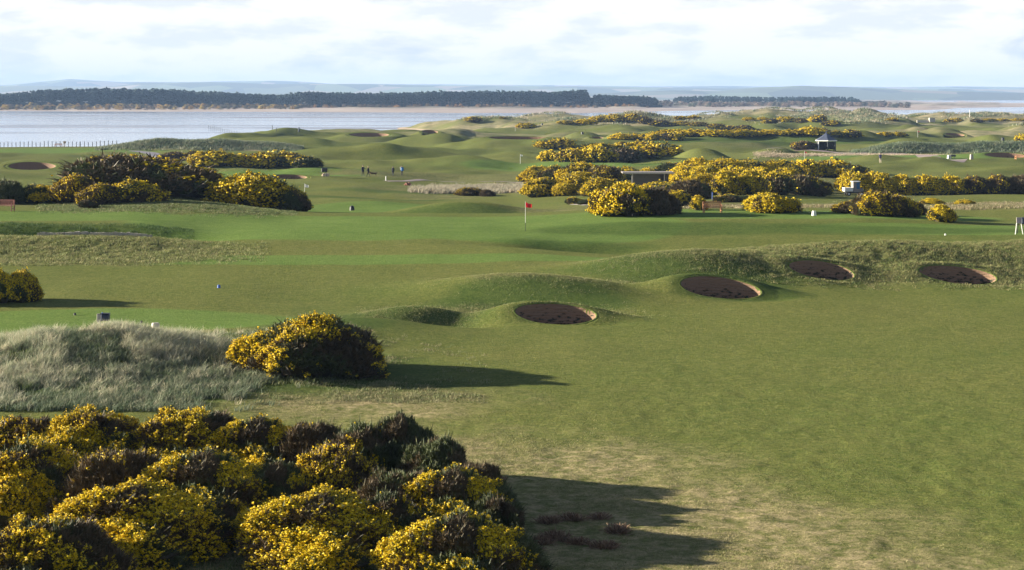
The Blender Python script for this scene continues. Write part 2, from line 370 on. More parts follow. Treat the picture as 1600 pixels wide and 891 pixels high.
dune = np.maximum(dune, soft(np.maximum.reduce([blob(300, 513, 24, 10, 3), blob(1520, 489, 32, 9, 3), blob(150, 578, 60, 12, 3), blob(740, 288, 9, 7, 2), blob(1270, 500, 40, 4, 3)]))*.9)
green = np.zeros_like(X)
for a in [(560, 155, 20, 13.5, 4), (800, 155, 15, 14, 4), (1200, 165, 22, 7, 3), (1560, 152, 16, 4.5, 4), (60, 159, 14, 6.5, 4), (150, 106, 13, 5, 3), (600, 225, 12, 12, 3), (560, 340, 40, 14, 3), (70, 510, 50, 26, 3), (1420, 445, 30, 20, 3), (900, 390, 26, 16, 3), (1480, 560, 40, 18, 3), (1390, 505, 10, 6, 2), (450, 132, 30, 3, 2)]:
    green = np.maximum(green, blob(*a))
greenm = sstep(.42, .58, green+nz*.06)*(1-roughm)
wetfar = sstep(-3.4, -2.3, Z+0*X)  # shore
mask = np.stack([np.clip(roughm, 0, 1), greenm, dune, np.clip(drym, 0, 1)], axis=1)
me = np_mesh('ground', np.stack([X, Y, Z], axis=1), quads, smooth=True)
lush_shade = np.zeros_like(X)  # longer green grass, plus shade painted into hollows and camera-facing banks
for a in [(640, 107.5, 6, 2.6, 2), (520, 102, 5, 3, 2), (760, 113, 5, 2.4, 2), (850, 114.5, 6.5, 3.4, 3), (1085, 122, 7, 4, 3), (1000, 124, 6, 3, 2), (1160, 118, 5, 3, 2), (925, 143, 6, 2.5, 2), (1100, 152, 14, 3.6, 3), (1400, 151, 12, 2.6, 3), (70, 147.5, 12, 3.5, 3), (-160, 147.5, 12, 3.5, 3),
          (300, 88, 12, 9, 3), (60, 88, 12, 9, 3), (560, 84, 5, 2, 2), (270, 170, 12, 5, 3), (720, 208, 8, 3, 3), (480, 178, 7, 4, 2), (640, 280, 14, 5, 2), (1250, 560, 60, 22, 3), (560, 250, 14, 6, 2)]:
    lush_shade = np.maximum(lush_shade, blob(*a))
la = me.attributes.new('lush_shade', 'FLOAT', 'POINT'); la.data.foreach_set('value', np.clip(sstep(.25, .75, lush_shade+nz*.3+nz2*.15), 0, 1).astype(np.float32))
aa = me.attributes.new('zone', 'FLOAT_COLOR', 'POINT'); aa.data.foreach_set('color', mask.astype(np.float32).ravel())
ground = link('ground', me); tag(ground, 'rolling links turf with mown fairways, greens, rough and humps', None, None, 'structure')

def ground_material():
    m, t, b = new_mat('links_turf'); LK = t.links.new
    geo = N(t, 'ShaderNodeNewGeometry')
    za = N(t, 'ShaderNodeAttribute', attribute_name='zone'); sp = N(t, 'ShaderNodeSeparateColor'); LK(za.outputs['Color'], sp.inputs[0])
    def noise(scale, det=4, rough=.55, sc=(1, 1, 1), dist=0):
        mpn = N(t, 'ShaderNodeMapping'); mpn.inputs['Scale'].default_value = sc; LK(geo.outputs['Position'], mpn.inputs[0])
        n = N(t, 'ShaderNodeTexNoise'); n.inputs['Scale'].default_value = scale; n.inputs['Detail'].default_value = det; n.inputs['Roughness'].default_value = rough; n.inputs['Distortion'].default_value = dist
        LK(mpn.outputs[0], n.inputs['Vector']); return n.outputs[0]
    def ramp(v, p0, c0, p1, c1):
        r = N(t, 'ShaderNodeValToRGB'); LK(v, r.inputs[0]); e = r.color_ramp.elements
        e[0].position = p0; e[1].position = p1; e[0].color = tuple(c0)+(1,); e[1].color = tuple(c1)+(1,); return r.outputs[0]
    def mix(f, a, b2, mode='MIX'):
        x = N(t, 'ShaderNodeMixRGB', blend_type=mode)
        if isinstance(f, float): x.inputs[0].default_value = f
        else: LK(f, x.inputs[0])
        LK(a, x.inputs[1]); LK(b2, x.inputs[2]); return x.outputs[0]
    big = noise(.05, 5, .6); mid = noise(.35, 6, .68, (.7, 1.3, 1), .6); fine = noise(2.4, 6, .7, (1, 1, 1), .3); vf = noise(9, 5, .75)
    fair = mix(.5, ramp(mid, .34, (.060, .118, .024), .66, (.162, .182, .056)), ramp(big, .36, (.068, .128, .027), .62, (.172, .172, .060)))
    fair = mix(.5, fair, ramp(fine, .32, (.042, .070, .014), .66, (.20, .19, .055))); fair = mix(.3, fair, ramp(noise(5.5, 4, .7), .36, (.045, .075, .012), .62, (.20, .20, .07)))
    gr = mix(.4, ramp(mid, .3, (.100, .180, .038), .7, (.158, .230, .062)), ramp(fine, .35, (.06, .110, .022), .65, (.15, .19, .052)))
    rg = mix(.55, ramp(fine, .36, (.05, .075, .022), .64, (.25, .23, .10)), ramp(mid, .3, (.07, .10, .030), .7, (.20, .19, .08)))
    dn = mix(.5, ramp(mid, .36, (.075, .095, .045), .6, (.36, .31, .19)), ramp(noise(.12, 5, .65), .38, (.10, .125, .05), .6, (.40, .33, .21)))
    dr = mix(.5, ramp(fine, .32, (.13, .13, .055), .60, (.42, .35, .21)), ramp(mid, .35, (.14, .14, .055), .62, (.34, .28, .15)))
    c = mix(sp.outputs[1], fair, gr); c = mix(sp.outputs[0], c, rg); c = mix(sp.outputs[2], c, dn)
    lu = N(t, 'ShaderNodeAttribute', attribute_name='lush_shade'); lm = N(t, 'ShaderNodeMath', operation='MULTIPLY'); LK(lu.outputs['Fac'], lm.inputs[0]); lm.inputs[1].default_value = .75
    c = mix(lm.outputs[0], c, mix(.5, ramp(fine, .3, (.025, .060, .012), .7, (.10, .14, .035)), ramp(mid, .3, (.035, .075, .018), .7, (.085, .125, .035))))
    al = N(t, 'ShaderNodeMath', operation='MULTIPLY'); LK(za.outputs['Alpha'], al.inputs[0]); 
    drn = N(t, 'ShaderNodeMapRange', clamp=True); LK(fine, drn.inputs['Value']); drn.inputs['From Min'].default_value = .3; drn.inputs['From Max'].default_value = .6; LK(drn.outputs[0], al.inputs[1])
    c = mix(al.outputs[0], c, dr)
    # very fine blade-scale mottling
    c = mix(.5, c, ramp(vf, .25, (.0, .03, .0), .75, (2.05, 2.0, 1.97)), 'MULTIPLY')
    c = mix(ramp(noise(3.1, 3, .5), .70, (0, 0, 0), .74, (.55, .55, .55)), c, ramp(mid, 0, (.045, .05, .018), 1, (.05, .05, .02)))
    c = mix(ramp(noise(4.3, 3, .5, (1, 1.2, 1)), .72, (0, 0, 0), .75, (.5, .5, .5)), c, ramp(mid, 0, (.34, .30, .17), 1, (.36, .33, .2)))
    # beach where the land dips to the water
    sx = N(t, 'ShaderNodeSeparateXYZ'); LK(geo.outputs['Position'], sx.inputs[0])
    bz = N(t, 'ShaderNodeMapRange', clamp=True); LK(sx.outputs['Z'], bz.inputs['Value']); bz.inputs['From Min'].default_value = -3.1; bz.inputs['From Max'].default_value = -3.6
    c = mix(bz.outputs[0], c, ramp(mid, .3, (.34, .27, .2), .7, (.45, .37, .29)))
    LK(c, b.inputs['Base Color']); b.inputs['Roughness'].default_value = .95; b.inputs['Specular IOR Level'].default_value = .03
    b.inputs['Sheen Weight'].default_value = .0; b.inputs['Sheen Roughness'].default_value = .5; b.inputs['Sheen Tint'].default_value = (.6, .7, .35, 1)
    # bump: blades and tufts, stronger in rough
    st = N(t, 'ShaderNodeMath', operation='MULTIPLY_ADD'); LK(sp.outputs[0], st.inputs[0]); st.inputs[1].default_value = .9; st.inputs[2].default_value = .22
    st2 = N(t, 'ShaderNodeMath', operation='MULTIPLY_ADD'); LK(al.outputs[0], st2.inputs[0]); st2.inputs[1].default_value = .5; LK(st.outputs[0], st2.inputs[2])
    b1 = N(t, 'ShaderNodeBump'); b1.inputs['Distance'].default_value = .2; LK(st2.outputs[0], b1.inputs['Strength']); LK(fine, b1.inputs['Height'])
    b2 = N(t, 'ShaderNodeBump'); b2.inputs['Distance'].default_value = .08; b2.inputs['Strength'].default_value = .9; LK(vf, b2.inputs['Height']); LK(b1.outputs[0], b2.inputs['Normal'])
    LK(b2.outputs[0], b.inputs['Normal'])
    return m
M['ground'] = ground_material(); me.materials.append(M['ground'])
del DD, UU, XX, ZZ, X, Y, Z, PX, nz, nz2, mask, dune, duneN, rough, green

# ---- sea bed / far ground sheet to the horizon
def grid_sheet(name, xs, ys, zf, mat, smooth=True):
    A, B = np.meshgrid(ys, xs, indexing='ij'); Zg = zf(B.ravel(), A.ravel())
    n, k = A.shape; ix = np.arange(n*k).reshape(n, k)
    q = np.stack([ix[:-1, :-1], ix[:-1, 1:], ix[1:, 1:], ix[1:, :-1]], axis=-1).reshape(-1, 4)
    me = np_mesh(name, np.stack([B.ravel(), A.ravel(), Zg], axis=1), q, [mat], smooth); return me
M['mud'] = simple_mat('sea_bed_mud', (.16, .13, .11), .8, .2, .02)
tag(link('sea_bed', grid_sheet('sea_bed', np.linspace(-16000, 16000, 40), np.linspace(-300, 15800, 30), lambda x, y: x*0-9, M['mud'])), None, None, None, 'structure')
M['nearturf'] = simple_mat('turf_beside_camera', (.11, .125, .04), .9, .25, .4, 0, .5)
tag(link('ground', grid_sheet('ground_margin', np.concatenate([np.linspace(-420, -60, 60), np.linspace(-55, 55, 60), np.linspace(60, 420, 60)]), np.linspace(-200, 560, 150),
    lambda x, y: np.where(y < 21, height(np.clip(x, -60, 60), x*0+22)-.05+fbm(x/20, y/20, 5)*.3*sstep(20, 0, y), np.where(np.abs(x)/np.maximum(y, 1) > .352, height(x, np.maximum(y, 20.))-.12, -6)), M['ground'])), None, None, None, 'structure')

# water
def water_material():
    m, t, b = new_mat('estuary_water'); LK = t.links.new
    geo = N(t, 'ShaderNodeNewGeometry')
    mpn = N(t, 'ShaderNodeMapping'); mpn.inputs['Scale'].default_value = (.0022, .0085, 1); LK(geo.outputs['Position'], mpn.inputs[0])
    n = N(t, 'ShaderNodeTexNoise'); n.inputs['Scale'].default_value = 1; n.inputs['Detail'].default_value = 7; n.inputs['Roughness'].default_value = .6; LK(mpn.outputs[0], n.inputs['Vector'])
    mud = N(t, 'ShaderNodeMapRange', clamp=True); LK(n.outputs[0], mud.inputs['Value']); mud.inputs['From Min'].default_value = .50; mud.inputs['From Max'].default_value = .62
    sp = N(t, 'ShaderNodeSeparateXYZ'); LK(geo.outputs['Position'], sp.inputs[0])
    c = N(t, 'ShaderNodeMixRGB'); LK(mud.outputs[0], c.inputs[0]); c.inputs[1].default_value = (.24, .32, .46, 1); c.inputs[2].default_value = (.25, .24, .28, 1)
    LK(c.outputs[0], b.inputs['Base Color'])
    r = N(t, 'ShaderNodeMapRange'); LK(mud.outputs[0], r.inputs['Value']); r.inputs['To Min'].default_value = .10; r.inputs['To Max'].default_value = .40; LK(r.outputs[0], b.inputs['Roughness'])
    s = N(t, 'ShaderNodeMapRange'); LK(mud.outputs[0], s.inputs['Value']); s.inputs['To Min'].default_value = .5; s.inputs['To Max'].default_value = .3; LK(s.outputs[0], b.inputs['Specular IOR Level'])
    b.inputs['IOR'].default_value = 1.33
    mp2 = N(t, 'ShaderNodeMapping'); mp2.inputs['Scale'].default_value = (.12, .5, 1); LK(geo.outputs['Position'], mp2.inputs[0])
    n2 = N(t, 'ShaderNodeTexNoise'); n2.inputs['Scale'].default_value = 1; n2.inputs['Detail'].default_value = 4; LK(mp2.outputs[0], n2.inputs['Vector'])
    bp = N(t, 'ShaderNodeBump'); bp.inputs['Strength'].default_value = .15; bp.inputs['Distance'].default_value = .15; LK(n2.outputs[0], bp.inputs['Height']); LK(bp.outputs[0], b.inputs['Normal'])
    return m
M['water'] = water_material()
tag(link('water', grid_sheet('water', np.linspace(-8000, 12000, 30), np.linspace(500, 9000, 30), lambda x, y: x*0-4.0, M['water'])), None, None, None, 'structure')

# far shore: sand spit, dunes and forest floor (z profile by bearing)
def shore_d(px):  # distance of the far waterline
    return np.interp(px, [-400, 0, 300, 480, 700, 900, 1000, 1120, 1300, 1450, 1560, 1650, 2200], [1980, 1960, 1900, 1820, 1740, 1700, 1850, 2080, 2100, 2120, 2500, 2700, 2900])
def far_h(x, y):
    px = CX+F*x/y; s = shore_d(px)+fbm(x/160, y/500, 88)*60
    d = y-s
    z = -4.5+sstep(-10, 500, d)*2.6 + sstep(150, 500, d)*np.maximum(fbm(x/45, y/70, 90)*2.6+.5, 0)*(px < 1560)
    # a second channel cutting in on the right
    ch = np.exp(-((y-(2650+.0*x))/150)**2)*sstep(1340, 1420, px)
    z = z-ch*2.2*(px > 1300)
    z = np.where(y > 3300, z + sstep(3300, 5200, y)*-3*sstep(1390, 1450, px), z)
    return z
def far_material():
    m, t, b = new_mat('far_shore'); LK = t.links.new
    geo = N(t, 'ShaderNodeNewGeometry'); sx = N(t, 'ShaderNodeSeparateXYZ'); LK(geo.outputs['Position'], sx.inputs[0])
    mpn = N(t, 'ShaderNodeMapping'); mpn.inputs['Scale'].default_value = (.012, .006, 1); LK(geo.outputs['Position'], mpn.inputs[0])
    n = N(t, 'ShaderNodeTexNoise'); n.inputs['Scale'].default_value = 1; n.inputs['Detail'].default_value = 6; n.inputs['Roughness'].default_value = .65; LK(mpn.outputs[0], n.inputs['Vector'])
    sand = N(t, 'ShaderNodeValToRGB'); LK(n.outputs[0], sand.inputs[0]); e = sand.color_ramp.elements
    e[0].position = .35; e[0].color = (.30, .235, .215, 1); e[1].position = .65; e[1].color = (.46, .385, .33, 1)
    veg = N(t, 'ShaderNodeValToRGB'); LK(n.outputs[0], veg.inputs[0]); e = veg.color_ramp.elements
    e[0].position = .42; e[0].color = (.40, .34, .26, 1); e[1].position = .55; e[1].color = (.12, .10, .07, 1)
    z = N(t, 'ShaderNodeMapRange', clamp=True); LK(sx.outputs['Z'], z.inputs['Value']); z.inputs['From Min'].default_value = -1.9; z.inputs['From Max'].default_value = -1.3
    mx = N(t, 'ShaderNodeMixRGB'); LK(z.outputs[0], mx.inputs[0]); LK(sand.outputs[0], mx.inputs[1]); LK(veg.outputs[0], mx.inputs[2])
    fl_ = N(t, 'ShaderNodeMapRange', clamp=True); LK(sx.outputs['Y'], fl_.inputs['Value']); fl_.inputs['From Min'].default_value = 2355; fl_.inputs['From Max'].default_value = 2385
    fx_ = N(t, 'ShaderNodeMapRange', clamp=True); LK(sx.outputs['X'], fx_.inputs['Value']); fx_.inputs['From Min'].default_value = 200; fx_.inputs['From Max'].default_value = 165
    fm_ = N(t, 'ShaderNodeMath', operation='MULTIPLY'); LK(fl_.outputs[0], fm_.inputs[0]); LK(fx_.outputs[0], fm_.inputs[1])
    m2_ = N(t, 'ShaderNodeMixRGB'); LK(fm_.outputs[0], m2_.inputs[0]); LK(mx.outputs[0], m2_.inputs[1]); m2_.inputs[2].default_value = (.05, .05, .03, 1)
    LK(m2_.outputs[0], b.inputs['Base Color']); b.inputs['Roughness'].default_value = .7
    return m
M['far'] = far_material()
fu = np.linspace(-450, 2100, 520); fd = np.concatenate([np.linspace(1600, 3000, 200), np.linspace(3030, 6500, 50)])
A, B = np.meshgrid(fd, fu, indexing='ij'); XB = (B-CX)/F*A; ZB = far_h(XB.ravel(), A.ravel())
ix = np.arange(A.size).reshape(A.shape); q = np.stack([ix[:-1, :-1], ix[:-1, 1:], ix[1:, 1:], ix[1:, :-1]], axis=-1).reshape(-1, 4)
tag(link('far_shore', np_mesh('far_shore', np.stack([XB.ravel(), A.ravel(), ZB], axis=1), q, [M['far']], True)), None, None, None, 'structure')

# hills
def hills(name, d0, d1, prof, seed, amp, mat, nx=260, ny=46):
    xs = np.linspace(-900, 2500, nx); ys = np.linspace(d0, d1, ny)
    A, B = np.meshgrid(ys, xs, indexing='ij'); Xh = (B-CX)/F*A
    dm = d0+(d1-d0)*.55
    top = CAMH+(HZ-np.interp(B, [p[0] for p in prof], [p[1] for p in prof]))*dm/F
    s = sstep(d0, dm, A)
    Zh = -8+(top+8+ (d1-d0)*0)*s*(1-.35*sstep(dm, d1, A)) + s*amp*fbm(Xh/450, A/600, seed, 4)
    ix = np.arange(A.size).reshape(A.shape); q = np.stack([ix[:-1, :-1], ix[:-1, 1:], ix[1:, 1:], ix[1:, :-1]], axis=-1).reshape(-1, 4)
    return tag(link(name, np_mesh(name, np.stack([Xh.ravel(), A.ravel(), Zh.ravel()], axis=1), q, [mat], True)), None, None, None, 'structure')
def hill_material(dark=1.0):
    m, t, b = new_mat('farmland_hills'); LK = t.links.new
    geo = N(t, 'ShaderNodeNewGeometry')
    mpn = N(t, 'ShaderNodeMapping'); mpn.inputs['Scale'].default_value = (.0048, .0022, 0); LK(geo.outputs['Position'], mpn.inputs[0])
    v = N(t, 'ShaderNodeTexVoronoi'); v.inputs['Scale'].default_value = 1; LK(mpn.outputs[0], v.inputs['Vector'])
    r = N(t, 'ShaderNodeValToRGB'); sc = N(t, 'ShaderNodeSeparateColor'); LK(v.outputs['Color'], sc.inputs[0]); LK(sc.outputs[0], r.inputs[0])
    r.color_ramp.interpolation = 'CONSTANT'
    e = r.color_ramp.elements; e[0].color = (.10, .12, .09, 1); e[1].position = .3; e[1].color = (.20, .25, .14, 1)
    x = e.new(.55); x.color = (.16, .19, .12, 1); x = e.new(.8); x.color = (.32, .28, .21, 1)
    if dark != 1.0:
        for e_ in r.color_ramp.elements: e_.color = tuple(c*dark for c in e_.color[:3])+(1,)
    LK(r.outputs[0], b.inputs['Base Color']); b.inputs['Roughness'].default_value = .9
    return m
M['hill'] = hill_material(); M['woodhill'] = hill_material(.7)  # pale field tones also paint haze on the back ridges; near woods darker
hills('hills', 7000, 9300, [(-900, 147), (900, 147.5), (1000, 143), (1060, 140), (1120, 142), (1180, 137), (1250, 134.5), (1330, 137), (1430, 141), (1600, 145), (2500, 148)], 4, 5, M['woodhill'])
hills('hills', 9500, 12000, [(-900, 140), (-100, 136), (60, 135), (180, 134.5), (215, 129.5), (330, 128), (420, 132), (540, 131), (700, 134), (850, 135.5), (1000, 137), (1300, 139), (2500, 142)], 5, 6, M['hill'])
hills('hills', 12300, 15500, [(-900, 138), (0, 134), (110, 123.5), (190, 129), (430, 126), (520, 131), (1000, 135), (2500, 138)], 6, 7, M['hill'])
M['sheet'] = M['mud']

# haze: one closed box of thin even air
bmv = np.array([[x, y, z] for x in (-16500, 16500) for y in (-400, 16000) for z in (-10.5, 165)], float)
bf = [[0, 1, 3, 2], [4, 6, 7, 5], [0, 4, 5, 1], [2, 3, 7, 6], [0, 2, 6, 4], [1, 5, 7, 3]]
mh = bpy.data.materials.new('haze_air'); mh.use_nodes = True; t = mh.node_tree; t.nodes.clear()
o_ = N(t, 'ShaderNodeOutputMaterial'); pv = N(t, 'ShaderNodeVolumePrincipled'); t.links.new(pv.outputs[0], o_.inputs['Volume'])
HAZE = 7.5e-5
pv.inputs['Color'].default_value = (.38, .58, .97, 1); pv.inputs['Density'].default_value = HAZE
hz = link('haze', np_mesh('haze', bmv, np.array(bf), [mh])); tag(hz, 'thin blue haze over the distant shore and hills', None, None, 'stuff')
# ------------------------------------------------------------------ pot bunkers
def bunker_mats():
    m, t, b = new_mat('bunker_wall'); LK = t.links.new
    tcn = N(t, 'ShaderNodeTexCoord'); mpn = N(t, 'ShaderNodeMapping'); mpn.inputs['Scale'].default_value = (1, 1, 3.0); LK(tcn.outputs['Object'], mpn.inputs[0])
    n = N(t, 'ShaderNodeTexNoise'); n.inputs['Scale'].default_value = 2.6; n.inputs['Detail'].default_value = 6; n.inputs['Roughness'].default_value = .7; LK(mpn.outputs[0], n.inputs['Vector'])
    r = N(t, 'ShaderNodeValToRGB'); LK(n.outputs[0], r.inputs[0]); e = r.color_ramp.elements
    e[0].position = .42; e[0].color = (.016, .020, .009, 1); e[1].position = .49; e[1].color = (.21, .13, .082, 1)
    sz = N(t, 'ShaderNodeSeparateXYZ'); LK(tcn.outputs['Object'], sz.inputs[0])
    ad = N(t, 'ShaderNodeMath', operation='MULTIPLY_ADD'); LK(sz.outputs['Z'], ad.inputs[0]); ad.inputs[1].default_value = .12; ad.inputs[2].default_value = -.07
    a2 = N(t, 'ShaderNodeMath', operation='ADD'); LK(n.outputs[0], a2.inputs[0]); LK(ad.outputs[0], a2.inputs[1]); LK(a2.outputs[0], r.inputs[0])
    LK(r.outputs[0], b.inputs['Base Color']); b.inputs['Roughness'].default_value = .95
    w = N(t, 'ShaderNodeTexWave', wave_type='BANDS', bands_direction='Z'); w.inputs['Scale'].default_value = 2.0; w.inputs['Distortion'].default_value = 1.5; LK(tcn.outputs['Object'], w.inputs['Vector'])
    bp = N(t, 'ShaderNodeBump'); bp.inputs['Strength'].default_value = .5; bp.inputs['Distance'].default_value = .05; LK(w.outputs[0], bp.inputs['Height'])
    bp2 = N(t, 'ShaderNodeBump'); bp2.inputs['Strength'].default_value = .8; bp2.inputs['Distance'].default_value = .06; LK(n.outputs[0], bp2.inputs['Height']); LK(bp.outputs[0], bp2.inputs['Normal'])
    LK(bp2.outputs[0], b.inputs['Normal'])
    return m
M['bwall'] = bunker_mats()
M['bsand'] = simple_mat('bunker_sand', (.40, .30, .23), .9, .12, 4, 0, .5)
M['lip'] = M['ground']
def bunker(i, label, near):
    xc, yc, a, b_, zf, zb, dep = BUNK[i]
    e = link('pot_bunker', None, None, (xc, yc, zf-dep)); tag(e, label, 'bunker', 'pot bunkers cut into the turf')
    n = 72 if near else 40
    th = np.linspace(0, 2*math.pi, n, endpoint=False)
    wob = 1+.03*np.sin(th*2+i)+.02*np.sin(th*3+2*i)
    def ring(s, zfun):
        x = xc+np.cos(th)*a*s*wob; y = yc+np.sin(th)*b_*s*wob
        return np.stack([x, y, zfun(x, y)], axis=1)
    hz_ = lambda x, y: height(x, y)
    zbot = zf-dep
    w1, w2 = (1.09, 1.045) if near else (1.22, 1.11)
    rings_l = [ring(w1, lambda x, y: hz_(x, y)-.02), ring(w2, lambda x, y: hz_(x, y)+.008), ring(1.01, lambda x, y: hz_(x, y)+.012), ring(.995, lambda x, y: hz_(x, y)-.03)]
    wl = []
    steps = 9 if near else 4
    rs = rng(i+5)
    for k in range(steps+1):
        f = k/steps
        s = .997-(.13 if near else .06)*f**1.1
        jitter = (rs.random(n)-.5)*(.05 if near else 0)
        r_ = ring(s+jitter*.25*(k > 0), lambda x, y: (hz_(x, y)-.03)*(1-f)+zbot*f)
        wl.append(r_)
    def strip(rings):
        V = np.concatenate(rings); k = len(rings); ix = np.arange(k*n).reshape(k, n); ix2 = np.roll(ix, -1, axis=1)
        q = np.stack([ix[:-1], ix[1:], ix2[1:], ix2[:-1]], axis=-1).reshape(-1, 4)
        return V-np.array([xc, yc, zbot]), q
    V, q = strip(rings_l); me = np_mesh('turf_lip', V, q, [M['ground']], True)
    zc = np.zeros((len(V), 4), np.float32); zc[:, 1] = .3; aa = me.attributes.new('zone', 'FLOAT_COLOR', 'POINT'); aa.data.foreach_set('color', zc.ravel())
    link('turf_lip', me, e)
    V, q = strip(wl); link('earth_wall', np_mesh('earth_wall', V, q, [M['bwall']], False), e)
    fl = [ring(.872 if near else .945, lambda x, y: x*0+zbot+.03), ring(.6, lambda x, y: x*0+zbot-.02), ring(.3, lambda x, y: x*0+zbot-.06), ring(.02, lambda x, y: x*0+zbot-.08)]
    V, q = strip(fl); link('sand_floor', np_mesh('sand_floor', V, q[:, ::-1], [M['bsand']], True), e)
BL = ['round pot bunker nearest the camera, leftmost of the four close ones',
      'pot bunker in the green mound, second from left of the four close ones',
      'pot bunker in the shaggy ridge, third from left of the four close ones',
      'pot bunker in the shaggy ridge, rightmost of the four close ones with sunlit right lip',
      'wide dark bunker in the far left fairway beyond the brown gorse knoll',
      'small dark bunker behind the rounded gorse bush and the white flag',
      'dark slit of a bunker below the skyline left of the far dunes',
      'long thin reddish bunker face in front of the far red flag',
      'dark bunker beside the pale bench at the right edge, below the marram bank',
      'tiny dark bunker on the far right fairway beyond the marram bank',
      'tiny dark bunker left of the small round gorse bushes in the far centre',
      'small dark bunker beneath the pale dune at the far shore']
for i, l in enumerate(BL): bunker(i, l, i < 4)

# ------------------------------------------------------------------ gorse
def unit(v): return v/np.maximum(np.linalg.norm(v, axis=-1, keepdims=True), 1e-6)
PAL_G = np.array([[.066, .084, .030], [.074, .092, .034], [.098, .112, .048], [.050, .066, .028]])
PAL_B = np.array([[.105, .076, .040], [.088, .066, .036], [.068, .060, .032], [.13, .095, .055]])
PAL_Y = np.array([[.83, .62, .012], [.75, .54, .010], [.88, .70, .03], [.56, .43, .010]])
def gorse_protos(seed, lod, brown=.15, xb=.20):
    """returns meshes for foliage, dark filler core, and flowers at three densities; nominal 4 m wide, 4 m deep, 2.2 m tall"""
    rs = rng(seed)
    nl = rs.integers(7, 11)
    C = []; Rr = []
    C.append([0, 0, .75]); Rr.append([1.45, 1.45, 1.3])
    for k in range(nl):
        an = rs.random()*6.28; d = .55+rs.random()*.75
        rr = .55+rs.random()*.42
        C.append([math.cos(an)*d*1.05, math.sin(an)*d*1.05, .35+rs.random()*.75*(1.5-d)]); Rr.append([rr*1.05, rr*1.05, rr*(.85+rs.random()*.3)])
    C = np.array(C); Rr = np.array(Rr)
    ns, nb, sl, bw, nfl, fr = {0: (7200, 9, .21, .028, 11, .025), 1: (2600, 7, .34, .052, 4, .062), 2: (520, 6, .5, .14, 3, .14)}[lod]
    def shell(n, s):
        w = (Rr[:, 0]*Rr[:, 2]); k = rs.choice(len(C), n*3, p=w/w.sum())
        d = unit(rs.normal(size=(n*3, 3))); d[:, 2] = np.where(d[:, 2] < -.35, -d[:, 2], d[:, 2])
        p = C[k]+d*Rr[k]*s
        ok = p[:, 2] > .02
        for c, r in zip(C, Rr):
            ok &= (((p-c)/(r*s))**2).sum(1) > .93
        p = p[ok][:n]; nn = unit((d/Rr[k])[ok][:n])
        return p, nn
    p, nn = shell(ns, .93)
    bump = fbm(p[:, 0]*2.2+seed, p[:, 1]*2.2+p[:, 2]*2.1, seed, 3)
    p = p+nn*(bump[:, None]*.42)
    # second, inner layer
    p2, n2 = shell(ns//3, .8)
    P = np.concatenate([p, p2]); NN = np.concatenate([nn, n2]); n = len(P)
    ax = unit(NN*.7+np.array([0, 0, .75])+rs.normal(size=(n, 3))*.32)
    ln = sl*(.6+rs.random(n)*.7)*(1+.7*(rs.random(n) > .96))
    # blades
    bd = unit(ax[:, None, :]+rs.normal(size=(n, nb, 3))*.42)
    st = P[:, None, :]+ax[:, None, :]*(ln[:, None, None]*rs.random((n, nb, 1))*.6-.05)
    tip = st+bd*(ln[:, None, None]*(.35+.45*rs.random((n, nb, 1))))
    side = unit(np.cross(bd, rs.normal(size=(n, nb, 3))))*bw*(.6+.8*rs.random((n, nb, 1)))
    V = np.stack([st-side*.5, st+side*.5, tip+side*.12, tip-side*.12], axis=2).reshape(-1, 3)
    q = np.arange(len(V)).reshape(-1, 4)
    bm_ = fbm(P[:, 0]*.9+seed*3, P[:, 1]*.9+P[:, 2]*.8, seed+50, 3)
    isb = (bm_+.1*rs.normal(size=n)) > (.30-brown*1.3)
    col = np.where(isb[:, None], PAL_B[rs.integers(0, 4, n)], PAL_G[rs.integers(0, 4, n)])*(.75+.5*rs.random((n, 1)))
    colv = np.repeat(col, nb*4, axis=0)
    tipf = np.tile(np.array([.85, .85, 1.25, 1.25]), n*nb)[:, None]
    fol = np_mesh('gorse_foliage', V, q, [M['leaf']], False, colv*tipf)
    # dark hulls added inside the bush to block see-through
    V0 = []; F0 = []; off = 0
    ic = [];
    for c, r in zip(C, Rr):
        k1, k2_ = 10, 6
        th = np.linspace(0, 2*math.pi, k1, endpoint=False); ph = np.linspace(.05, math.pi-.05, k2_)
        g = np.stack([np.outer(np.sin(ph), np.cos(th)), np.outer(np.sin(ph), np.sin(th)), np.outer(np.cos(ph), np.ones(k1))], axis=-1).reshape(-1, 3)
        g = g*r*.78*(1+.12*rs.normal(size=(len(g), 1)))+c; g[:, 2] = np.maximum(g[:, 2], -.05)
        V0.append(g); ixx = np.arange(k1*k2_).reshape(k2_, k1)+off; i2 = np.roll(ixx, -1, axis=1)
        F0.append(np.stack([ixx[:-1], ixx[1:], i2[1:], i2[:-1]], axis=-1).reshape(-1, 4)); off += k1*k2_
    core = np_mesh('gorse_dark_core', np.concatenate(V0), np.concatenate(F0), [M['bush_core']], False)
    # flowers
    m1 = fbm(P[:, 0]*1.1+seed*7, P[:, 1]*1.1+P[:, 2]*1.2, seed+90, 4)+.14*rs.normal(size=n)+.10*(P[:, 2]-1.0)-xb*P[:, 0]/2.0-.06*(np.arange(n) >= len(p))
    res = {}
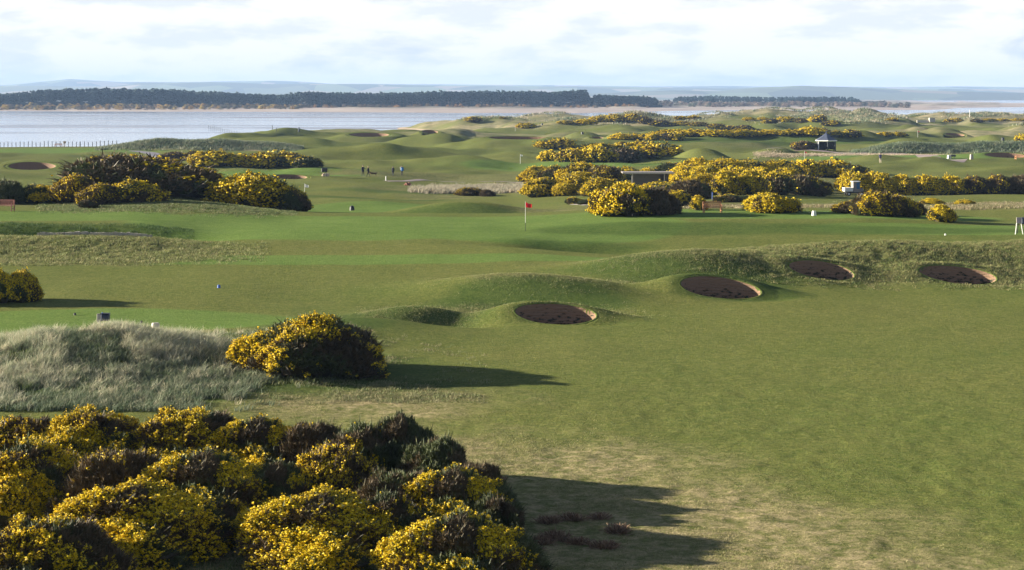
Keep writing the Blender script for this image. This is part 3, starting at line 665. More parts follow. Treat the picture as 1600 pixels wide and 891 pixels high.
    for lv, q_ in ((1, .13), (2, .35), (3, .68)) if lod == 0 else ((1, .18), (2, .50), (3, .86)):
        th_ = np.quantile(m1, 1-q_)
        sel = np.where((m1 > th_) & (~isb | (rs.random(n) < .3)) & (P[:, 2] > .15))[0]
        k = len(sel)
        if k == 0: sel = np.arange(5); k = 5
        rad = fr*(.45+1.1*rs.random((k, nfl, 1))**1.5)
        cen = P[sel][:, None, :]+ax[sel][:, None, :]*(ln[sel][:, None, None]*(.15+.85*rs.random((k, nfl, 1))))+rs.normal(size=(k, nfl, 3))*fr*.9
        o6 = np.array([[1, 0, 0], [-.5, .87, 0], [-.5, -.87, 0], [0, 0, 1], [0, 0, -1]])
        rot = unit(rs.normal(size=(k*nfl, 3))); r2 = unit(np.cross(rot, rs.normal(size=(k*nfl, 3)))); r3 = np.cross(rot, r2)
        B = np.stack([rot, r2, r3], axis=1)
        VV = cen.reshape(-1, 1, 3)+np.einsum('kj,njl->nkl', o6, B)*rad.reshape(-1, 1, 1)
        base = (np.arange(k*nfl)*5)[:, None, None]
        FF = (np.array([[0, 1, 3], [1, 2, 3], [2, 0, 3], [1, 0, 4], [2, 1, 4], [0, 2, 4]])[None]+base).reshape(-1, 3)
        cc = PAL_Y[rs.integers(0, 4, k*nfl)]*(.8+.3*rs.random((k*nfl, 1)))
        res[lv] = np_mesh('gorse_flowers', VV.reshape(-1, 3), FF, [M['flower']], False, np.repeat(cc, 5, axis=0))
    q9 = np.quantile(P, .985, axis=0); q1 = np.quantile(P, .015, axis=0)
    return dict(fol=fol, core=core, fl=res, ext=(max(q9[0], -q1[0])*2+sl*.7, max(q9[1], -q1[1])*2+sl*.7, q9[2]+sl*.45))
PROTO = {}
for lod, cnt in ((0, 5), (1, 6), (2, 5)):
    for v in range(cnt):
        PROTO[(lod, v, 0)] = gorse_protos(100+lod*20+v, lod, .12)
    for v in range(2):
        PROTO[(lod, v, 1)] = gorse_protos(300+lod*20+v, lod, .50)

PROTO[(0, 9, 0)] = gorse_protos(941, 0, .16, .16)
FLW = {0: 'gorse bush with no flowers', 1: 'gorse bush with a few yellow flowers', 2: 'gorse bush with patchy yellow flowers', 3: 'gorse bush thick with yellow flowers'}
def bush(px, py, w, h, lv, brown, label, group, D=None, rot=None, depth=None, var=None, tilt=True):
    if D is None: pos = hit(px, py)
    else: pos = at(px, D)
    D = pos.y; s = F/D
    W = w/s; H = h/s
    lod = 0 if D < 100 else (1 if D < 330 else 2)
    cnt = {0: 5, 1: 6, 2: 5}[lod] if not brown else 2
    v = R.randrange(cnt) if var is None else var
    pr = PROTO[(lod, v, 1 if brown else 0)]
    e = link('gorse_bush', None, None, (pos.x, pos.y, pos.z-.06*H))
    dy = (depth if depth else min(max(W, H*1.2), 2.2*H+1.0))
    e.rotation_euler = (0, 0, 0)
    # rotate the shape inside, then stretch it to the footprint (mesh children carry their own turn)
    ex = pr['ext']; e.scale = (W/ex[0]*1.06, dy/ex[1]*1.1, H*.88/ex[2])
    ang = R.choice([0, 90, 180, 270]) if rot is None else rot
    if D < 82: e.scale = (e.scale[0]*1.16, e.scale[1]*1.3, e.scale[2])
    tag(e, label, 'gorse bush', group)
    parts = [('dark_core', pr['core']), ('foliage', pr['fol'])]
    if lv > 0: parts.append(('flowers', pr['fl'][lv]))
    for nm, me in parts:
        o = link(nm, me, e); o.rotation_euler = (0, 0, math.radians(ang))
    return e
def lab(lv, brown, phrase):
    s = ['green', 'mostly green', 'patchy', 'bright yellow'][lv]
    if brown: s = ['bare brown', 'brown', 'brownish patchy', 'yellow and brown'][lv]
    return s+' gorse bush, '+phrase
ORD = ['leftmost', 'second from left', 'third from left', 'fourth from left', 'fifth from left', 'sixth from left', 'seventh from left', 'eighth from left', 'ninth from left', 'tenth from left']
def row(where, group, items):
    """items (px, py, w, h, level, brown[, D]) listed left to right"""
    n = len(items)
    for k, it in enumerate(items):
        px, py, w, h, lv, br = it[:6]; D = it[6] if len(it) > 6 else None
        o = ORD[k] if k < n-1 or n == 1 else 'rightmost'
        if n == 1: ph = where
        elif n == 2: ph = ('left one of two ' if k == 0 else 'right one of two ')+where
        else: ph = o+' '+where
        bush(px, py, w, h, lv, br, lab(lv, br, ph), group, D)

G1 = 'gorse bushes of the thicket in the near left corner'
for (px, py, w, h, lv, br, ph) in [
 (25, 738, 160, 96, 2, 1, 'back left corner of the near thicket at the left edge'),
 (150, 742, 190, 112, 3, 0, 'at the back left of the near thicket'),
 (285, 744, 190, 116, 3, 0, 'top centre back of the near thicket'),
 (400, 748, 150, 106, 2, 0, 'mid back of the near thicket, between bright yellow and brown bushes'),
 (485, 754, 130, 106, 1, 1, 'at the back of the near thicket with dead brown twigs'),
 (560, 762, 140, 112, 1, 0, 'near thicket, directly left of its tallest dark tuft'),
 (622, 758, 105, 124, 0, 0, 'tallest dark tuft at the back right of the near thicket'),
 (680, 785, 120, 112, 0, 0, 'dark one on the back right slope of the near thicket'),
 (745, 800, 100, 88, 0, 1, 'low one trailing at the right end of the near thicket'),
 (40, 805, 175, 128, 3, 0, 'second row at the left edge of the near thicket'),
 (178, 812, 180, 122, 2, 1, 'second row of the near thicket with a bare brown crown'),
 (315, 820, 200, 128, 2, 0, 'dark middle of the near thicket behind the front left mound'),
 (430, 812, 130, 100, 1, 0, 'dark hollow in the middle of the near thicket'),
 (518, 800, 150, 116, 3, 1, 'mid near thicket, right half of it brown'),
 (610, 835, 140, 112, 0, 0, 'dark one right of the yellow and brown bush in the near thicket'),
 (705, 838, 170, 118, 2, 0, 'on the right flank of the near thicket with yellow top tuft'),
 (775, 862, 100, 96, 0, 0, 'low one at the far right of the near thicket'),
 (205, 868, 235, 124, 3, 0, 'broad front mound of the near thicket, left of the grassy gap'),
 (340, 850, 120, 78, 2, 0, 'small one beside the grassy gap in the near thicket'),
 (60, 935, 220, 140, 2, 0, 'in the bottom left corner of the picture, speckled with flowers'),
 (495, 880, 235, 122, 3, 0, 'broad front one right of the grassy gap'),
 (600, 872, 130, 112, 1, 0, 'between two front bushes right of the grassy gap'),
 (712, 938, 225, 150, 2, 0, 'bottom bush cut by the lower frame edge, right of centre of thicket'),
]: bush(px, py, w, h, lv, br, lab(lv, br, ph), G1, rot=0)
bush(486, 586, 222, 104, 2, 0, 'big rounded gorse bush standing alone mid left, yellow left side and long shadow', None, var=9, rot=0)
bush(-15, 472, 70, 60, 3, 0, 'gorse bush at the left edge beside the tee, larger of the pair', 'gorse pair at the left edge')
bush(36, 470, 60, 50, 3, 0, 'gorse bush beside the tee at the left edge, smaller of the pair', 'gorse pair at the left edge')
G2 = 'gorse bushes on the knoll behind the trench'
for (px, w, h, lv, br, D, ph) in [
 (12, 62, 40, 0, 0, 176, 'dark one behind the red bench at the left edge'),
 (58, 56, 30, 1, 0, 177, 'low one just right of the red bench'),
 (205, 210, 64, 1, 1, 182, 'broad brown core of the big clump on the knoll'),
 (118, 80, 46, 2, 1, 176, 'left end of the big brown clump on the knoll'),
 (165, 90, 50, 2, 1, 182, 'left of the crown of the big brown clump on the knoll'),
 (235, 110, 58, 2, 1, 184, 'crown of the big brown clump on the knoll'),
 (292, 84, 48, 2, 1, 184, 'right end of the big brown clump on the knoll'),
 (158, 74, 36, 2, 1, 172, 'front foot of the big brown clump, left one with yellow band'),
 (205, 84, 38, 2, 0, 173, 'front foot of the big brown clump, right one with yellow band'),
 (136, 26, 14, 0, 1, 168, 'small dry one on the grass below the big brown clump'),
 (392, 128, 56, 3, 0, 180, 'large rounded one right of the big brown clump on the knoll'),
 (456, 60, 40, 1, 0, 179, 'low dark tail beside the white flag')]:
    bush(px, 300, w, h, lv, br, lab(lv, br, ph), G2, D)
row('in the strip below the left marram bank', 'gorse strip below the left marram bank',
 [(272, 252, 48, 16, 1, 1), (304, 251, 40, 16, 1, 1), (335, 259, 66, 24, 3, 0), (372, 260, 56, 20, 3, 0), (410, 261, 62, 24, 3, 0), (448, 261, 56, 24, 2, 0), (478, 261, 44, 18, 1, 0)])
bush(733, 306, 54, 14, 2, 1, 'low yellow and brown gorse bush in front of the pale marram tuft, centre', None)
bush(760, 307, 26, 12, 0, 1, 'small dark gorse stub right of the low bush by the pale marram tuft', None)
G3 = 'gorse bushes around the flat roofed shelter'
row('in the back row left of the shelter', G3,
 [(842, 284, 44, 26, 3, 0), (868, 286, 50, 30, 1, 0), (905, 286, 62, 34, 2, 0), (945, 286, 56, 30, 1, 1), (978, 282, 40, 24, 1, 0)])
row('directly behind the flat roofed shelter', G3, [(985, 276, 36, 20, 2, 0, 285), (1012, 276, 34, 20, 3, 0, 285)])
row('in the middle row before the shelter', G3,
 [(848, 307, 56, 32, 2, 0), (882, 306, 36, 22, 3, 0), (905, 302, 60, 36, 3, 0), (940, 306, 64, 30, 3, 0), (985, 300, 60, 20, 1, 0), (1034, 312, 84, 30, 2, 0), (1078, 312, 62, 34, 0, 1)])
row('tiny ones left of the big front gorse', G3, [(895, 319, 30, 12, 1, 0), (915, 320, 22, 9, 0, 0)])
row('in front of the shelter beside the green', G3, [(975, 336, 96, 54, 3, 0), (1024, 334, 72, 46, 0, 1)])
row('left of the brown bench', G3, [(1056, 322, 44, 26, 2, 0), (1091, 328, 32, 24, 3, 0)])
row('low and dark right of the brown bench', G3, [(1140, 316, 46, 14, 1, 0), (1172, 316, 30, 12, 1, 0)])
bush(1200, 331, 88, 31, 3, 0, 'rounded bright yellow gorse bush alone at the green edge, right of the brown bench', G3)
G4 = 'gorse bushes of the large hill thicket right of the shelter'
row('along the crest of the hill thicket', G4,
 [(1052, 276, 50, 24, 1, 0), (1088, 276, 60, 30, 3, 0), (1130, 276, 62, 30, 3, 0), (1172, 276, 62, 28, 2, 0), (1214, 276, 58, 28, 2, 0), (1256, 276, 60, 28, 3, 0), (1298, 277, 60, 28, 3, 0), (1332, 278, 50, 22, 1, 0)])
row('in the second row of the hill thicket', G4,
 [(1065, 290, 64, 32, 3, 0), (1105, 290, 66, 34, 3, 0), (1150, 292, 66, 34, 3, 0), (1190, 292, 60, 32, 3, 0), (1232, 292, 66, 32, 2, 0)])
row('in the front row of the hill thicket', G4,
 [(1096, 304, 60, 34, 3, 0), (1134, 305, 62, 40, 3, 0), (1172, 304, 60, 40, 3, 0), (1212, 304, 66, 38, 2, 0), (1256, 305, 64, 34, 1, 1)])
G5 = 'gorse hedge behind the utility vehicle'
row('in the long hedge behind the utility vehicle', G5,
 [(1334, 306, 54, 34, 3, 0, 262), (1370, 307, 56, 36, 3, 0, 262), (1408, 307, 56, 34, 3, 0, 262), (1446, 307, 56, 34, 3, 0, 262), (1484, 307, 54, 32, 2, 0, 262), (1522, 307, 54, 32, 1, 1, 262), (1560, 308, 54, 34, 1, 1, 262), (1598, 308, 54, 34, 0, 1, 262), (1640, 308, 60, 34, 0, 1, 262)])
row('in front of the utility vehicle', G5, [(1330, 333, 44, 22, 1, 1), (1368, 337, 66, 42, 2, 1), (1405, 338, 50, 36, 2, 1), (1430, 336, 40, 22, 0, 1)])
bush(1470, 346, 50, 28, 3, 0, 'small round bright yellow gorse bush at the end of the ones before the vehicle', G5)
row('low on the rough slope at the right', G5, [(1455, 322, 46, 13, 3, 0), (1508, 322, 32, 11, 2, 0)])
G6 = 'gorse island in the fairway above the shelter'
row('at the back of the gorse island', G6, [(856, 232, 36, 13, 2, 0), (878, 232, 44, 15, 3, 0), (932, 238, 60, 15, 1, 0), (975, 236, 50, 15, 2, 0), (1003, 236, 40, 16, 3, 0), (1034, 240, 46, 17, 3, 0)])
row('at the front of the gorse island', G6, [(858, 251, 36, 17, 3, 0), (892, 252, 46, 22, 3, 0), (932, 252, 56, 25, 3, 0), (970, 252, 60, 23, 0, 0), (1008, 246, 50, 20, 3, 0), (1036, 244, 44, 19, 1, 0)])
G7 = 'low gorse belts before the far dunes'
row('in the belt under the far dunes', G7, [(970, 218, 26, 10, 3, 0), (989, 218, 20, 9, 3, 0), (1004, 218, 20, 9, 2, 0), (1022, 219, 30, 12, 3, 0), (1048, 219, 40, 14, 2, 0), (1050, 211, 44, 9, 3, 0), (1088, 213, 50, 11, 3, 0), (1122, 213, 46, 10, 3, 0), (1158, 213, 50, 11, 3, 0), (1188, 212, 36, 10, 2, 0)])
row('in the strip behind the pavilion', G7, [(1212, 211, 34, 8, 3, 0), (1240, 212, 40, 9, 3, 0), (1268, 212, 40, 14, 3, 0), (1288, 213, 26, 13, 0, 1), (1307, 214, 26, 10, 2, 0), (1330, 214, 36, 12, 2, 0)])
row('in the short strip right of the pavilion', G7, [(1384, 213, 20, 7, 2, 0), (1404, 213, 24, 7, 2, 0)])
bush(1258, 234, 40, 15, 1, 1, 'brown gorse bush leaning against the left side of the blue roofed pavilion', None)
bush(1598, 224, 22, 15, 3, 0, 'yellow gorse bush cut by the right edge above the marram bank', None)
G8 = 'gorse on the far dunes'
row('on the shoreline dunes, top centre', G8, [(740, 190, 26, 8, 3, 1), (785, 186, 14, 4, 2, 1), (822, 200, 26, 8, 3, 0), (885, 194, 22, 6, 2, 0)])
row('on the big yellow far dune', G8, [(915, 194, 30, 8, 3, 0), (935, 191, 30, 10, 3, 0), (960, 190, 34, 12, 3, 0), (985, 190, 34, 13, 3, 1), (1006, 193, 30, 12, 1, 1), (1030, 197, 44, 10, 1, 1), (1062, 196, 40, 7, 3, 1), (1090, 197, 40, 7, 2, 1), (1118, 201, 40, 8, 2, 1)])
row('on the skyline above the far belt', G8, [(1140, 204, 30, 8, 3, 1), (1162, 203, 34, 8, 1, 1), (1066, 187, 30, 6, 3, 1), (1084, 186, 24, 6, 3, 1), (1170, 188, 24, 5, 3, 0), (1192, 188, 22, 5, 3, 0)])
row('on the far dune above the pavilion', G8, [(1206, 193, 26, 8, 1, 1), (1228, 191, 26, 9, 3, 0), (1252, 192, 26, 8, 1, 1), (1280, 190, 30, 11, 3, 1), (1300, 196, 30, 8, 2, 1), (1395, 190, 24, 6, 3, 1)])
row('in the thin yellow line at the far right', G8, [(1492, 191, 30, 7, 3, 1), (1525, 191, 24, 5, 1, 1), (1545, 190, 26, 5, 3, 0), (1566, 190, 26, 5, 3, 0), (1590, 190, 28, 5, 3, 0)])

# small reddish dry heather tufts beside the thicket
def heather_mesh(seed, n=420, pal=((.24, .15, .10), (.17, .11, .07), (.28, .20, .13))):
    rs = rng(seed); pal = np.array(pal)
    base = rs.normal(size=(n, 3))*np.array([.14, .14, 0]); d = unit(base*2.0+np.array([0, 0, .8])+rs.normal(size=(n, 3))*.45)
    ln = .08+.30*rs.random((n, 1)); tip = base+d*ln; side = unit(np.cross(d, rs.normal(size=(n, 3))))*.018
    midp = base+d*ln*.55
    V = np.stack([base-side, base+side, tip+side*.7, tip-side*.7], axis=1).reshape(-1, 3)
    c = pal[rs.integers(0, 3, n)]
    return np_mesh('heather_stems', V, np.arange(4*n).reshape(-1, 4), [M['heather']], False, np.repeat(c, 4, axis=0))
HM = [heather_mesh(s) for s in (1, 2, 3)]
for k, (px, py, s, l) in enumerate([(820, 858, .9, 'tallest pinkish dry heather tuft hard against the thicket edge'), (858, 812, .9, 'dark dry heather tuft in the shadow, upper left of the group'), (895, 808, .9, 'dry heather tuft at the top of the group, between two others'), (938, 806, .8, 'upper right dry heather tuft of the group on the turf'),
    (870, 838, 1.0, 'broad reddish dry heather tuft in the middle of the group'), (905, 846, .8, 'low reddish dry heather tuft right of the middle one'), (965, 828, 1.0, 'sunlit reddish dry heather tuft farthest right'), (945, 852, .9, 'lower right dry heather tuft near the bottom shadow'), (775, 748, .8, 'pink dry heather tuft sprouting from the right flank of the thicket'), (845, 846, .9, 'dry heather tuft just right of the tallest one')]):
    p = hit(px, py+4); o = link('heather_tuft', HM[k % 3], None, p); o.scale = (s*1.1, s*.9, s*.62); o.rotation_euler = (0, 0, k*1.3); tag(o, l, 'heather tuft', 'dry heather tufts beside the near thicket')
# ------------------------------------------------------------------ long grasses (uncountable)
def blades(name, label, pts, length, width, pal, lean=(.5, 0), clump=18, spread=.16, seed=1, segs=True, jit=.35, lift=0):
    """pts (n,2) clump centres; one mesh of bent blades"""
    rs = rng(seed); n = len(pts); pal = np.array(pal)
    ci = np.repeat(np.arange(n), clump); k = len(ci)
    cl = rs.normal(size=(n, 2))*.30+np.array(lean); cl_len = length*(.65+.6*rs.random(n))
    xy = pts[ci]+rs.normal(size=(k, 2))*spread
    z = height(xy[:, 0], xy[:, 1])-.03
    b = np.column_stack([xy, z])
    ln = (cl_len[ci]*(.6+.6*rs.random(k)))[:, None]
    ld = cl[ci]+rs.normal(size=(k, 2))*jit
    d1 = unit(np.column_stack([ld*.45, np.ones(k)])); d2 = unit(np.column_stack([ld*1.7, np.full(k, .75)]))
    m_ = b+d1*ln*.5; tp = m_+d2*ln*.5
    side = unit(np.column_stack([rs.normal(size=(k, 2)), np.zeros(k)]))*width*.5
    side = side*(.7+.6*rs.random((k, 1)))
    V = np.stack([b-side, b+side, m_+side*.8, m_-side*.8, tp], axis=1).reshape(-1, 3)
    i0 = np.arange(k)*5
    q = np.stack([i0, i0+1, i0+2, i0+3], axis=1); tr = np.stack([i0+3, i0+2, i0+4], axis=1)
    pc = rs.integers(0, len(pal), n); c = pal[pc][ci]*(.75+.5*rs.random((k, 1)))
    cc = np.repeat(c, 5, axis=0)
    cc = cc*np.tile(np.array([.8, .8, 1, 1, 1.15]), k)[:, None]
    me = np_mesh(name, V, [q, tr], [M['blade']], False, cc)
    o = link(name, me); tag(o, label, None, None, 'stuff'); return o
def region(n, px0, px1, d0, d1, seed, dens=None):
    rs = rng(seed); m = n*4
    D = np.sqrt(d0**2+rs.random(m)*(d1**2-d0**2)); p = px0+rs.random(m)*(px1-px0)
    x = (p-CX)/F*D
    if dens is not None:
        w = dens(p, D, x); keep = rs.random(m) < w; x = x[keep]; D = D[keep]
    return np.column_stack([x, D])[:n]
STRAW = [(.48, .45, .33), (.40, .40, .30), (.54, .49, .35), (.27, .31, .19), (.33, .36, .24)]
DULL = [(.16, .19, .08), (.22, .21, .11), (.13, .16, .06), (.26, .24, .13)]
GREENY = [(.13, .18, .06), (.17, .21, .08), (.24, .25, .12), (.10, .15, .05)]
MARR = [(.16, .20, .13), (.22, .24, .16), (.12, .17, .10), (.28, .28, .19), (.09, .13, .07)]
def dn(cx, cd, rx, ry, p=3):
    return lambda px, D, x: np.clip(1.35*np.exp(-((((x-bx_of(cx, cd))/rx)**2+((D-cd)/ry)**2)**(p/2))), 0, 1)
def mul(f, thr=-.15, w=.3, s=11, sc=.5): return lambda px, D, x: f(px, D, x)*sstep(thr, thr+w, fbm(x*sc, D*sc*.7, s, 3))
def mx_(*fs): return lambda px, D, x: np.maximum.reduce([f(px, D, x) for f in fs])
# the long pale marram mound, lower left
f1 = mx_(dn(70, 89, 6.5, 9), dn(-180, 88, 9, 9), dn(190, 88.5, 2.6, 6, 2))
blades('long_grass', 'long pale wind-combed grass over the mound at the lower left', region(13000, -330, 420, 78, 99, 1, (lambda g: (lambda px, D, x: g(px, D, x)*np.clip(.22+sstep(82, 90, D)+.5*sstep(120, 0, px), 0, 1)))(mul(f1, -.16, .34, 11, .6))), .56, .020, STRAW, (.32, -.1), 15, .08, 2, jit=.42)  # pale blades thinned low down so the flank reads as shaded
blades('long_grass', 'green grass growing between the pale tussocks of the mound', region(6000, -330, 520, 77, 100, 3, mx_(f1, dn(380, 92, 6, 7))), .34, .024, GREENY+MARR[:2], (.3, -.1), 12, .16, 4)
blades('long_grass', 'short dry tussocks on the slope between mound and lone gorse bush', region(5500, 200, 760, 79, 101, 5, mul(mx_(dn(380, 90, 7, 9), dn(300, 81, 8, 4), dn(540, 82, 6, 3.5)), -.2, .3)), .15, .022, DULL, (.3, -.1), 10, .14, 6)
# shaggy ridge with bunkers 3 and 4
def nobunk(f):
    def g(px, D, x):
        w = f(px, D, x)
        for (xc, yc, a, b_, *_r) in BUNK[:4]: w = w*((((x-xc)/a)**2+((D-yc)/b_)**2) > 1.3)
        return w
    return g
blades('long_grass', 'marram on the mound flank, toned grey green to paint its shade', region(7000, -330, 430, 77, 92, 41, mul(mx_(dn(90, 84, 9, 7), dn(260, 85, 7, 6), dn(-180, 85, 8, 7)), -.3, .3, 19, .6)), .42, .022, MARR, (.35, -.1), 13, .11, 42, jit=.4)  # darker blades put the flank's shade into their colour
f2 = nobunk(mx_(dn(1260, 131, 10.5, 7), dn(1400, 131, 8, 6.5), dn(1550, 131, 11, 7.5), dn(1720, 131, 9, 7.5)))
blades('rough_grass', 'tufted half dry rough on the ridge around the right-hand bunkers', region(15000, 1080, 1950, 121, 141, 7, mul(f2, -.5, .3, 12, .7)), .15, .028, [(.17, .20, .07), (.22, .22, .09), (.13, .17, .05), (.26, .24, .11)], (.35, 0), 14, .12, 8)
f3_ = mx_(dn(90, 136, 12, 6), dn(-160, 136, 12, 6), dn(240, 137.5, 5, 4, 2))
f3 = lambda px, D, x: f3_(px, D, x)*(D < 141.2)
blades('rough_grass', 'tufted rough on the bank below the stone edging', region(9500, -330, 420, 129, 145, 9, mul(f3, -.5, .3, 13, .7)), .18, .03, [(.22, .25, .09), (.32, .30, .14), (.17, .20, .07)], (.3, 0), 9, .16, 10)
f4 = nobunk(mx_(dn(850, 119, 4.5, 2.6, 2), dn(1090, 126, 5.5, 3.4, 2), dn(655, 108.5, 4, 2, 2), dn(760, 110, 6, 2, 2)))
blades('rough_grass', 'short rough on the mounds behind the near bunkers', region(7500, 560, 1250, 103, 132, 11, mul(f4, -.5, .3, 14, .8)), .10, .022, [(.17, .21, .07), (.22, .23, .09), (.28, .26, .13)], (.3, 0), 9, .16, 12)
# near dry turf, lower right of the thicket
f5 = mx_(dn(1000, 52, 5, 7, 2), dn(1180, 49, 4, 4, 2), dn(900, 59, 4, 4, 2), dn(720, 67, 4, 6, 2), dn(560, 79, 5, 3, 2))
blades('dry_grass', 'short straw coloured tufts in the near turf', region(20000, 380, 1750, 45, 82, 13, mul(f5, -.12, .34, 15, .55)), .075, .016, [(.28, .25, .12), (.22, .21, .09), (.17, .19, .06), (.32, .28, .15)], (.3, 0), 8, .11, 14)
f6 = dn(300, 52, 8, 6, 2)
blades('dry_grass', 'rough green grass in the gap between the front gorse bushes', region(3000, 100, 480, 47, 60, 15, f6), .14, .02, GREENY+DULL, (.3, 0), 10, .14, 16)
# knoll apron
blades('rough_grass', 'dark green grass on the trench wall behind the stone edging', region(2500, -330, 300, 144, 151, 35, lambda px, D, x: px*0+.9), .16, .03, [(.06, .12, .03), (.08, .13, .04), (.05, .09, .025)], (.2, 0), 9, .18, 36)
f7 = mx_(dn(290, 172, 9, 7), dn(130, 169, 8, 4, 2))
blades('rough_grass', 'green rough on the slope under the knoll gorse', region(7000, 60, 460, 161, 184, 17, mul(f7, -.5, .3, 16, .6)), .18, .035, GREENY+[(.18, .17, .08)], (.3, 0), 9, .18, 18)
# pale marram tufts in the dip
f8 = mx_(dn(745, 285, 7.5, 5, 3), dn(690, 283, 3, 3, 2), dn(800, 290, 5, 3, 2))
blades('marram_grass', 'pale marram tuft bank right of the walkers', region(2600, 640, 860, 276, 296, 19, f8), .75, .07, [(.42, .37, .28), (.34, .31, .24), (.26, .26, .19)], (.4, 0), 14, .25, 20)
f9 = mx_(dn(1240, 190, 9, 5, 2), dn(1290, 186, 6, 4, 2), dn(1125, 182, 6, 4, 2), dn(1500, 182, 12, 3, 2), dn(1600, 200, 8, 10, 2))
blades('rough_grass', 'straw and green rough between the gorse and the green', region(8000, 1040, 1750, 173, 215, 21, mul(f9, -.5, .3, 17, .5)), .30, .045, [(.36, .30, .21), (.20, .19, .09), (.28, .22, .14), (.12, .13, .05)], (.3, 0), 9, .25, 22)
f9b = mx_(dn(1560, 192, 16, 11, 3), dn(1700, 192, 12, 12, 3))
blades('rough_grass', 'olive rough on the slope at the right edge behind the tee sign', region(9000, 1400, 1900, 178, 208, 23, mul(f9b, -.5, .3, 18, .5)), .24, .045, [(.13, .14, .055), (.18, .17, .075), (.26, .23, .12), (.09, .11, .04)], (.3, 0), 9, .25, 24)
# marram banks far off
fa = mx_(dn(225, 512, 10, 6), dn(300, 514, 12, 8), dn(385, 519, 13, 8))
blades('marram_grass', 'blue green marram over the long bank by the estuary', region(4200, 150, 470, 500, 532, 25, fa), .9, .12, MARR, (.4, 0), 12, .5, 26)
fb = mx_(dn(1395, 486, 7, 6), dn(1440, 488, 10, 6.5), dn(1500, 490, 10, 6.5), dn(1560, 490, 9, 6.5), dn(1640, 488, 10, 6.5), dn(1720, 488, 10, 6))
blades('marram_grass', 'dark green marram over the long bank beyond the golfer', region(6500, 1330, 1800, 477, 503, 27, fb), .85, .12, MARR[:3]+MARR[4:], (.4, 0), 12, .5, 28)
fc = mx_(dn(1300, 462, 22, 5, 3), dn(1420, 466, 18, 5, 3))
blades('marram_grass', 'low straw coloured grass along the track before the pavilion', region(2200, 1180, 1500, 452, 474, 29, fc), .4, .10, [(.44, .36, .27), (.36, .31, .21)], (.4, 0), 9, .4, 30)
def fd_(px, D, x):
    h = height(x, D); return sstep(.2, 2.2, h)*sstep(-.2, .15, fbm(x/18, D/25, 61, 3))
blades('marram_grass', 'marram grass on the far dunes along the shore', region(16000, 560, 1800, 720, 1290, 31, fd_), 1.0, .26, MARR+[(.36, .32, .22), (.42, .36, .26)], (.3, 0), 9, .9, 32)

# ------------------------------------------------------------------ forest across the water
def pine_mesh(seed, trunk=True, conif=True):
    rs = rng(seed); V = []; Fq = []; off = 0; col = []
    n = 26
    cz = .38+.6*rs.random(n)**.9; rad = .5+(1-cz)*2.2 if False else None
    prof = np.interp(cz, [.35, .55, .8, 1.0], [.16, .23, .17, .05])
    an = rs.random(n)*6.28; rr = prof*(.3+.7*rs.random(n))
    cx = np.cos(an)*rr; cy = np.sin(an)*rr
    for k in range(n):
        s = (.07+.05*rs.random())*(1.15-.45*cz[k])
        o = np.array([[1, 0, -.2], [0, 1, -.2], [-1, 0, -.2], [0, -1, -.2], [0, 0, .8], [0, 0, -.7]])*s*np.array([1.15, 1.15, .8])*(1+.35*rs.normal(size=(6, 1)))
        V.append(o+[cx[k], cy[k], cz[k]*.98]); Fq.append(np.array([[0, 1, 4], [1, 2, 4], [2, 3, 4], [3, 0, 4], [1, 0, 5], [2, 1, 5], [3, 2, 5], [0, 3, 5]])+off); off += 6
        c = np.array([.014, .032, .032])*(.7+.8*rs.random()); col.append(np.repeat(c[None], 6, axis=0))
    return np.concatenate(V), np.concatenate(Fq), np.concatenate(col)
def trunk_mesh():
    th = np.linspace(0, 2*math.pi, 6, endpoint=False)
    V = np.concatenate([np.stack([np.cos(th)*r, np.sin(th)*r, np.full(6, z)], axis=1) for r, z in ((.014, -.03), (.011, .4), (.004, .9))])
    ix = np.arange(18).reshape(3, 6); i2 = np.roll(ix, -1, axis=1)
    return V, np.stack([ix[:-1], i2[:-1], i2[1:], ix[1:]], axis=-1).reshape(-1, 4)
PM = [pine_mesh(s) for s in range(6)]
TV, TF = trunk_mesh()
def treetop(px):   # top of the tree line (px -> image row) and base row
    return np.interp(px, [-400, 0, 60, 130, 240, 330, 430, 470, 560, 700, 790, 860, 915, 922, 935, 1000, 1022, 1030, 1060, 1110, 1180, 1330, 1345],
                         [146, 147, 141, 138, 139, 143, 148, 144, 145, 143, 142, 143, 141, 153, 148, 150, 152, 158, 151, 149, 151, 151, 156])
rs = rng(77)
VV = []; FF = []; CC = []; off = 0
def add_forest(n, px0, px1, d0, d1, front=False):
    global off
    for k in range(n):
        px = px0+rs.random()*(px1-px0); D = d0+rs.random()**1.3*(d1-d0)
        x = bx_of(px, D); zb = float(far_h(np.array([x]), np.array([D]))[0])
        zt = CAMH+(HZ-treetop(px))*D/F
        H = (zt-zb)*(.84+.16*rs.random()+.07*(rs.random() > .85))
        V, f_, c = PM[rs.integers(0, 6)]
        a = rs.random()*6.28; ca, sa = math.cos(a), math.sin(a)
        W = max(H, 12)*.95
        P = np.column_stack([(V[:, 0]*ca-V[:, 1]*sa)*W+x, (V[:, 0]*sa+V[:, 1]*ca)*W+D, V[:, 2]*H+zb])
        VV.append(P); FF.append(f_+off); CC.append(c*(.75+.5*rs.random())); off += len(P)
        if rs.random() < .5:
            # undergrowth clump
            P2 = np.column_stack([V[:, 0]*W*1.1+x+5, V[:, 1]*W+D-4, (V[:, 2]-.4)*H*.5+zb]); VV.append(P2); FF.append(f_+off); CC.append(c*.9+np.array([.012, .01, .004])); off += len(P2)
add_forest(2300, -380, 1026, 2380, 2560)
add_forest(900, -380, 1026, 2380, 2410)
add_forest(420, 1024, 1345, 2960, 3080)
me = np_mesh('forest', np.concatenate(VV), np.concatenate(FF), [M['pine']], False, np.concatenate(CC)); del VV, FF, CC
